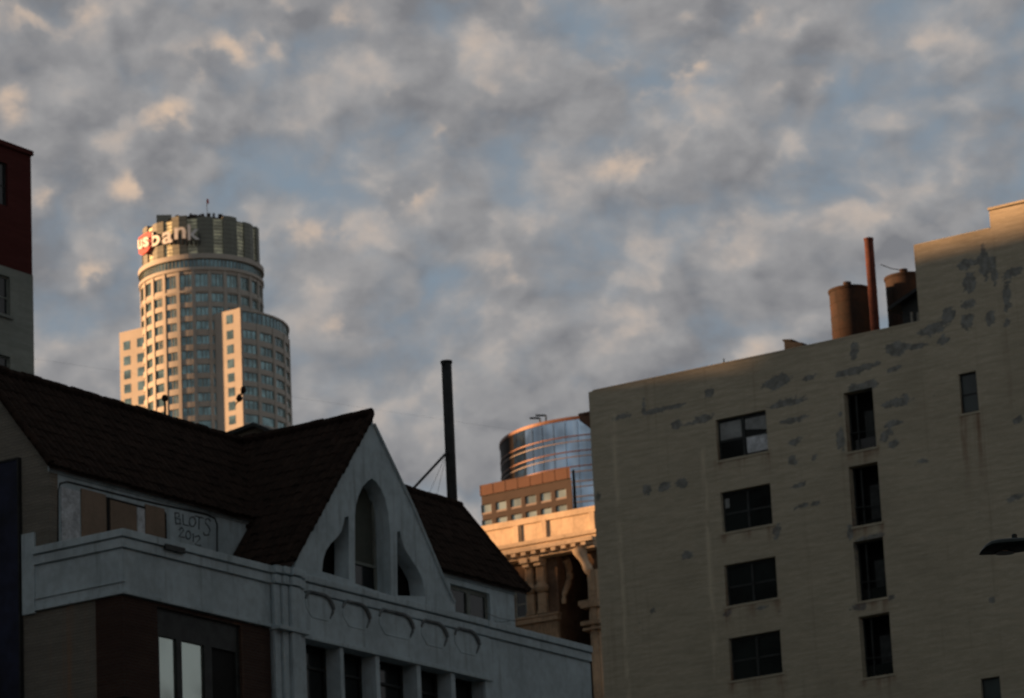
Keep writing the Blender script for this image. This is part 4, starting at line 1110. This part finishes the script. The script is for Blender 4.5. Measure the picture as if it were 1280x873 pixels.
# dark backing rails behind the letters
rlm = MB(); 
for px0, px1, py0, py1 in ((189, 250, 300, 297),):
    for k in range(0, 13):
        pxa = px0 + (px1 - px0) * k / 12; sx = (pxa - 251) * um / Rc; a = math.degrees(math.asin(max(-.99, sx))); seg(rlm, Rc * 1.0, a, .25, .5, TF.ony(pxa, 303, -Rc * cos(rad(a))).z - zs0 - .6, TF.ony(pxa, 290, -Rc * cos(rad(a))).z - zs0 - .6, 2.0)
rlm.build('sign_rack', M['signdark'], sg)

# ================================================================== PEDIMENT PENTHOUSE behind the white roof
PF = Frame(TB, 318, 529, 172.0)
pe = empty('gabled_penthouse', PF); tag(pe, 'dark low-pitched gable top peeking over the clay tile ridge below the skyscraper', 'building')
pz = PF.ony(318, 528.5).z; zl_ = PF.ony(262, 547).z; xl_ = PF.ony(262, 547).x; xr__ = PF.ony(352, 545).x
pd = MB(); pd.prism([(xl_, zl_ - .2), (0, pz - .2), (xr__, PF.ony(352, 545).z - .2), (xr__, 0), (xl_, 0)], .2, .8); pd.build('wall', M['plaster'], pe)
rr_ = MB()
zr_r = PF.ony(352, 545).z
rr_.hexa([(xl_ - .4, -.1, zl_ - .32), (0, -.1, pz - .18), (0, .95, pz - .18), (xl_ - .4, .95, zl_ - .32), (xl_ - .4, -.1, zl_ - .12), (0, -.1, pz), (0, .95, pz), (xl_ - .4, .95, zl_ - .12)])
rr_.hexa([(0, -.1, pz - .18), (xr__ + .4, -.1, zr_r - .32), (xr__ + .4, .95, zr_r - .32), (0, .95, pz - .18), (0, -.1, pz), (xr__ + .4, -.1, zr_r - .12), (xr__ + .4, .95, zr_r - .12), (0, .95, pz)])
rr_.build('roof', M['frame'], pe)
md = MB(); md.hexa([(xl_ + .3, .12, zl_ - .75), (0, .12, pz - .62), (0, .2, pz - .62), (xl_ + .3, .2, zl_ - .75), (xl_ + .3, .12, zl_ - .6), (0, .12, pz - .47), (0, .2, pz - .47), (xl_ + .3, .2, zl_ - .6)])
md.build('raking_moulding', M['stonedark'], pe)

# ================================================================== cable with a dangling bundle
ca, cb = LF.W(LF.ony(41, 452, 3) * 1.0), RF.W((-.2, .5, RF.ony(736, 560).z))
mid = at(283, 486, 168)
cabm = MB()
pts = []
p_a, p_b = at(30, 447, 166.0), at(745, 553, 180.0)
for k in range(41):
    t = k / 40; p = p_a.lerp(p_b, t); pts.append(p)
o_ = p_a.copy(); cabm.tube([p - o_ for p in pts], .0028, 5)
cbo = cabm.build('overhead_cable', M['darkmetal']); cbo.location = o_; tag(cbo, 'thin dark cable stretched from the left building past the skyscraper to the tan brick corner', 'cable')
t = (288.5 - 30) / 715.0; pcb = p_a.lerp(p_b, t)
bun = empty('hanging_bundle', None, tuple(pcb)); tag(bun, 'small dark red pair of shoes or bundle dangling before the sunlit strip of the skyscraper', 'hanging bundle')
u2 = 168 / FPX
hb = MB(); hb.lathe([(.01, .18), (.1, .12), (.14, .0), (.12, -.12), (.03, -.2)], 12, (.08, 0)); hb.build('upper_lump', M['rust'], bun, smooth=True)
hb = MB(); hb.lathe([(.02, -.2), (.1, -.28), (.16, -.42), (.1, -.54), (.02, -.58)], 12, (-.12, 0)); hb.build('lower_lump', M['rust'], bun, smooth=True)
hb = MB(); hb.tube([(.08, 0, -.1), (-.02, 0, -.2), (-.12, 0, -.3)], .05, 6); hb.tube([(-.3, 0, -.75), (-.28, 0, -.66), (-.14, 0, -.5)], .03, 6); hb.build('cord', M['rust'], bun)

# ================================================================== street lamp, right edge
DL = 37.0
lp = at(1262, 683, DL)
lm = empty('street_lamp', None, (lp.x + 2.6, lp.y, 0)); tag(lm, 'dark street lamp head reaching in at the right edge before the tan brick wall', 'street lamp')
rx = lp.x - (lp.x + 2.6)
zl = lp.z
u3 = DL / FPX * 1.03
MB().lathe([(.16, 0), (.16, .5), (.1, .6), (.075, zl - .8), (.06, zl + .1)], 16).build('pole', M['lampbody'], lm, smooth=True)
MB().tube([(0, 0, zl - .1), (-.5, 0, zl + .05), (-1.4, 0, zl + .06), (rx + .42, 0, zl + .03)], [.05, .045, .04, .035], 10).build('arm', M['lampbody'], lm, smooth=True)
hd = MB()
secs = []
for px, yt, yb_ in ((1224.2, 692.5, 693.2), (1226.5, 688.2, 693.0), (1231, 682.5, 692.6), (1238, 677.8, 692.3), (1247, 675.6, 692), (1256, 674.6, 691.6), (1266, 674.0, 690.8), (1280, 673.6, 688.4), (1294, 674.5, 685), (1308, 676.5, 683)):
    secs.append((at(px, yt, DL) - Vector((lm.location.x, lm.location.y, 0)), at(px, yb_, DL) - Vector((lm.location.x, lm.location.y, 0))))
vs = []; nn = 14
for a, b_ in secs:
    c = (a + b_) / 2; hz = (a.z - b_.z) / 2; hw = .02 + .17 * min(1, (hz / .06)) ** .7
    for k in range(nn):
        t = 2 * pi * k / nn
        vs.append((c.x, c.y + hw * cos(t), c.z + hz * (sin(t) if sin(t) > 0 else sin(t) * 1.0)))
fs = [(i * nn + k, i * nn + (k + 1) % nn, (i + 1) * nn + (k + 1) % nn, (i + 1) * nn + k) for i in range(len(secs) - 1) for k in range(nn)]
fs += [tuple(range(nn)), tuple((len(secs) - 1) * nn + k for k in range(nn))]
hd.add(vs, fs); hd.build('lamp_head', M['lampbody'], lm, smooth=True)
c = secs[5][1]; MB().lathe([(.10, c.z + .03), (.10, c.z - .002), (.04, c.z - .006)], 16, (c.x, c.y)).build('lens', M['lens'], lm, smooth=True)
pcx = at(1268, 671, DL) - Vector((lm.location.x, lm.location.y, 0)); MB().lathe([(.028, pcx.z - .06), (.028, pcx.z + .015), (.02, pcx.z + .025)], 12, (pcx.x, pcx.y)).build('photocell', M['lampbody'], lm, smooth=True)

# ================================================================== unseen blocks added round the camera to cast shade and dim sky light
def block(x0, x1, y0, y1, h, label, m_='sunbaked'):
    o = empty('shade_block', None, ((x0 + x1) / 2, (y0 + y1) / 2, 0)); tag(o, label, 'building', 'unseen blocks added to shade the view')
    w, d = (x1 - x0) / 2, (y1 - y0) / 2
    b = MB().box(-w, w, -d, d, 0, h); b.box(-w - .3, w + .3, -d - .3, d + .3, h, h + .8); b.build('wall', M[m_], o)
    wd = MB()
    z = 3.0
    while z < h - 3:
        for sx, n_, L in ((0, int(d * 2 / 4), d), (1, int(w * 2 / 4), w)):
            for k in range(n_):
                q = -L + 2 + k * (2 * L - 4) / max(1, n_ - 1)
                for sg_ in (-1, 1):
                    if sx == 0: wd.box(sg_ * w - .03, sg_ * w + .03, q - .7, q + .7, z, z + 1.8)
                    else: wd.box(q - .7, q + .7, sg_ * d - .03, sg_ * d + .03, z, z + 1.8)
        z += 3.8
    wn = wd.build('windows', M['pane'], o); wn['kind'] = 'stuff'
SUN_EL = 5.0
te = math.tan(rad(SUN_EL))
block(-150, -88, 40, 177.5, 52.0 + te * 107, 'unseen long office block at left, sized to shade the street')
block(-150, -90, 177.5, 205, 49.6 + te * 104, 'unseen lower office block at left, sized to let sun reach the tanks')
block(-170, -100, 228, 320, 58.3 + te * 108, 'unseen tall office block at left, sized to shade below the ornate cornice')
block(28, 60, -40, 36, 38, 'unseen block added at right to dim the sky light')
block(32, 80, 44, 103, 44, 'unseen taller block added at right to dim the sky light')
block(-75, -22, -40, 36, 30, 'unseen block added beside the camera to dim the sky light')
block(-40, 60, -75, -32, 34, 'unseen block added behind the camera to dim the sky light')

# ================================================================== sun and sky
AZ = rad(-86.0)                              # towards the sun, clockwise from +Y
sd_ = Vector((sin(AZ) * cos(rad(SUN_EL)), cos(AZ) * cos(rad(SUN_EL)), sin(rad(SUN_EL))))
sl_ = bpy.data.lights.new('sun', 'SUN'); sl_.energy = 3.1; sl_.angle = rad(2.2); sl_.color = (1.0, .53, .245)
so_ = bpy.data.objects.new('sun', sl_); COL.objects.link(so_)
so_.rotation_euler = (-sd_).to_track_quat('-Z', 'Y').to_euler()
W = bpy.data.worlds.new('World'); S.world = W; W.use_nodes = True
t = NT(W.node_tree); bg = t.n['Background']
sky = t.node('ShaderNodeTexSky', sky_type='NISHITA', sun_disc=False, sun_elevation=rad(SUN_EL), sun_rotation=AZ % (2 * pi), air_density=1.0, dust_density=.6, ozone_density=2.0)
STR = .12
bg.inputs['Strength'].default_value = STR
d = t.node('ShaderNodeTexCoord').outputs['Generated']
warp = t.node('ShaderNodeTexNoise', i_Scale=9.0, i_Detail=3.0); t.link(d, warp.inputs['Vector'])
wv = t.vmath('MULTIPLY', t.vmath('SUBTRACT', warp.outputs['Color'], (.5, .5, .5)), (.03, .03, .03))
p = t.vmath('ADD', t.vmath('MULTIPLY', d, (1.15, 1.15, 1.5)), wv)
def dens(q):
    big = t.noise(q, 10.0, 3, .5); mid = t.noise(q, 30.0, 7, .58)
    return t.math('ADD', t.math('MULTIPLY', big, .38), t.math('MULTIPLY', mid, .62))
EXPO = 1.75
n0 = dens(p)
def relief(q, sc, det, off):
    a = t.noise(q, sc, det, .55); b = t.noise(t.vmath('ADD', q, off), sc, det, .55)
    return t.math('SUBTRACT', a, b)
rel_ = t.math('SUBTRACT', n0, dens(t.vmath('ADD', p, (-.012, 0, .014))))
rb_ = relief(p, 70.0, 5, (-.0035, 0, .0045))
wp_ = t.node('ShaderNodeTexNoise', i_Scale=48.0, i_Detail=5.0); t.link(p, wp_.inputs['Vector'])
sd2 = t.node('ShaderNodeSeparateXYZ'); t.link(d, sd2.inputs[0])
p2 = t.node('ShaderNodeCombineXYZ'); t.link(t.math('ARCTAN2', sd2.outputs[0], sd2.outputs[1]), p2.inputs[0]); t.link(t.math('MULTIPLY', sd2.outputs[2], 1.45), p2.inputs[1])
pw = t.vmath('ADD', p2.outputs[0], t.vmath('MULTIPLY', t.vmath('SUBTRACT', wp_.outputs['Color'], (.5, .5, .5)), (.034, .034, .030)))
def puffs(q):
    """rounded clumps of cloud"""
    v = t.node('ShaderNodeTexVoronoi', feature='SMOOTH_F1', voronoi_dimensions='2D', i_Scale=41.0, i_Smoothness=.55, i_Detail=1.0, i_Roughness=.45)
    t.link(q, v.inputs['Vector']); return t.math('SUBTRACT', .75, v.outputs['Distance'])
pf0 = puffs(pw)
rv = t.math('SUBTRACT', pf0, puffs(t.vmath('ADD', pw, (-.0065, .0085, 0))))
ra = t.math('ADD', t.math('MULTIPLY', relief(p, 34.0, 4, (-.0085, 0, .0105)), .6), t.math('MULTIPLY', rv, .42))
wf_ = t.node('ShaderNodeTexNoise', i_Scale=34.0, i_Detail=4.0); t.link(d, wf_.inputs['Vector'])
dw = t.vmath('ADD', d, t.vmath('MULTIPLY', t.vmath('SUBTRACT', wf_.outputs['Color'], (.5, .5, .5)), (.022, .022, .018)))
def blob(px, py, rx, ry):
    c = ray(px, py); k = FPX
    v = t.vmath('MULTIPLY', t.vmath('SUBTRACT', dw, (c.x, c.y, c.z)), (k / rx, k / rx, k / ry))
    return t.step(t.vmath('LENGTH', v), 0, 1.5, 1, 0)
def total(lst, w=1.0):
    r_ = None
    for b_ in lst:
        q = t.math('MULTIPLY', blob(*b_[:4]), b_[4])
        r_ = q if r_ is None else t.math('ADD', r_, q)
    return r_
# where the photograph's sky is clear, and where its clouds catch the last sun
clear = total([(1110, 130, 150, 70, .10), (60, 25, 60, 30, .05), (700, 15, 60, 40, .08), (330, 190, 60, 30, .05), (590, 100, 70, 30, .07), (60, 235, 40, 40, .05), (960, 420, 90, 50, .08), (1230, 170, 70, 60, .05), (740, 290, 60, 30, .05), (560, 330, 60, 40, .04)])
warm = total([(505, 143, 50, 25, .8), (820, 90, 70, 28, .65), (350, 40, 55, 40, .38), (275, 70, 50, 30, .5), (440, 412, 40, 20, .6), (135, 340, 40, 22, .7), (215, 145, 35, 20, .6), (172, 235, 25, 20, .55), (785, 195, 40, 25, .32), (500, 238, 40, 20, .5), (560, 185, 20, 20, .5), (40, 15, 90, 40, .4), (420, 20, 60, 30, .3), (1000, 105, 60, 30, .35), (650, 330, 60, 35, .3), (390, 290, 45, 22, .4), (5, 110, 30, 40, .5), (225, 345, 80, 60, .2), (610, 160, 50, 30, .3), (900, 20, 50, 25, .35), (50, 245, 20, 15, .4)])
nc_ = t.math('SUBTRACT', t.math('ADD', n0, t.math('MULTIPLY', t.math('SUBTRACT', pf0, .36), .28)), clear)
cover = t.step(nc_, .14, .47)
fine = t.noise(p, 75.0, 6, .6)
lum = t.math('ADD', t.math('MULTIPLY', ra, 1.5), t.math('ADD', t.math('MULTIPLY', rb_, .55), t.math('MULTIPLY', rel_, 1.2)))
lum = t.math('ADD', lum, t.math('SUBTRACT', .78, t.math('MULTIPLY', n0, .70)))
nl = t.node('ShaderNodeClamp'); t.link(lum, nl.inputs[0])
grey = t.mix(nl.outputs[0], (.2, .203, .217), (.405, .397, .395))
tex_ = t.math('MAXIMUM', t.math('ADD', t.math('ADD', t.math('MULTIPLY', ra, 2.6), t.math('MULTIPLY', rb_, 1.6)), t.math('MULTIPLY', t.math('SUBTRACT', n0, .18), 1.2)), 0)
wlit = t.step(t.math('ADD', t.math('MULTIPLY', warm, tex_), t.math('MULTIPLY', t.math('ADD', ra, rel_), .8)), .04, .66)
cl = t.mix(wlit, grey, (.66, .50, .38))
g_ = 1.0 / STR
g_ /= 2 ** EXPO
clg = t.vmath('MULTIPLY', cl, (g_, g_, g_))
blue = t.vmath('MULTIPLY', sky.outputs[0], (1.0, 1.0, 1.0))
blue = t.mix(.95, blue, (.215 * g_, .268 * g_, .325 * g_))
sep = t.node('ShaderNodeSeparateXYZ'); t.link(d, sep.inputs[0])
deck = t.math('MAXIMUM', t.step(sep.outputs[2], .42, .72), t.math('MULTIPLY', t.step(sep.outputs[1], .35, -.35), t.step(sep.outputs[2], .30, .55)))      # unseen dark deck added overhead and behind to dim ambient light
sky_all = t.mix(cover, blue, clg)
t.link(t.mix(t.math('MULTIPLY', deck, .85), sky_all, (.088 * g_, .108 * g_, .113 * g_)), bg.inputs['Color'])

vs_ = S.view_settings; vs_.view_transform = 'Standard'; vs_.look = 'None'; vs_.gamma = 1; vs_.use_curve_mapping = False
vs_.exposure = EXPO
S.render.engine = 'CYCLES'
S.cycles.max_bounces = 6; S.cycles.use_denoising = True
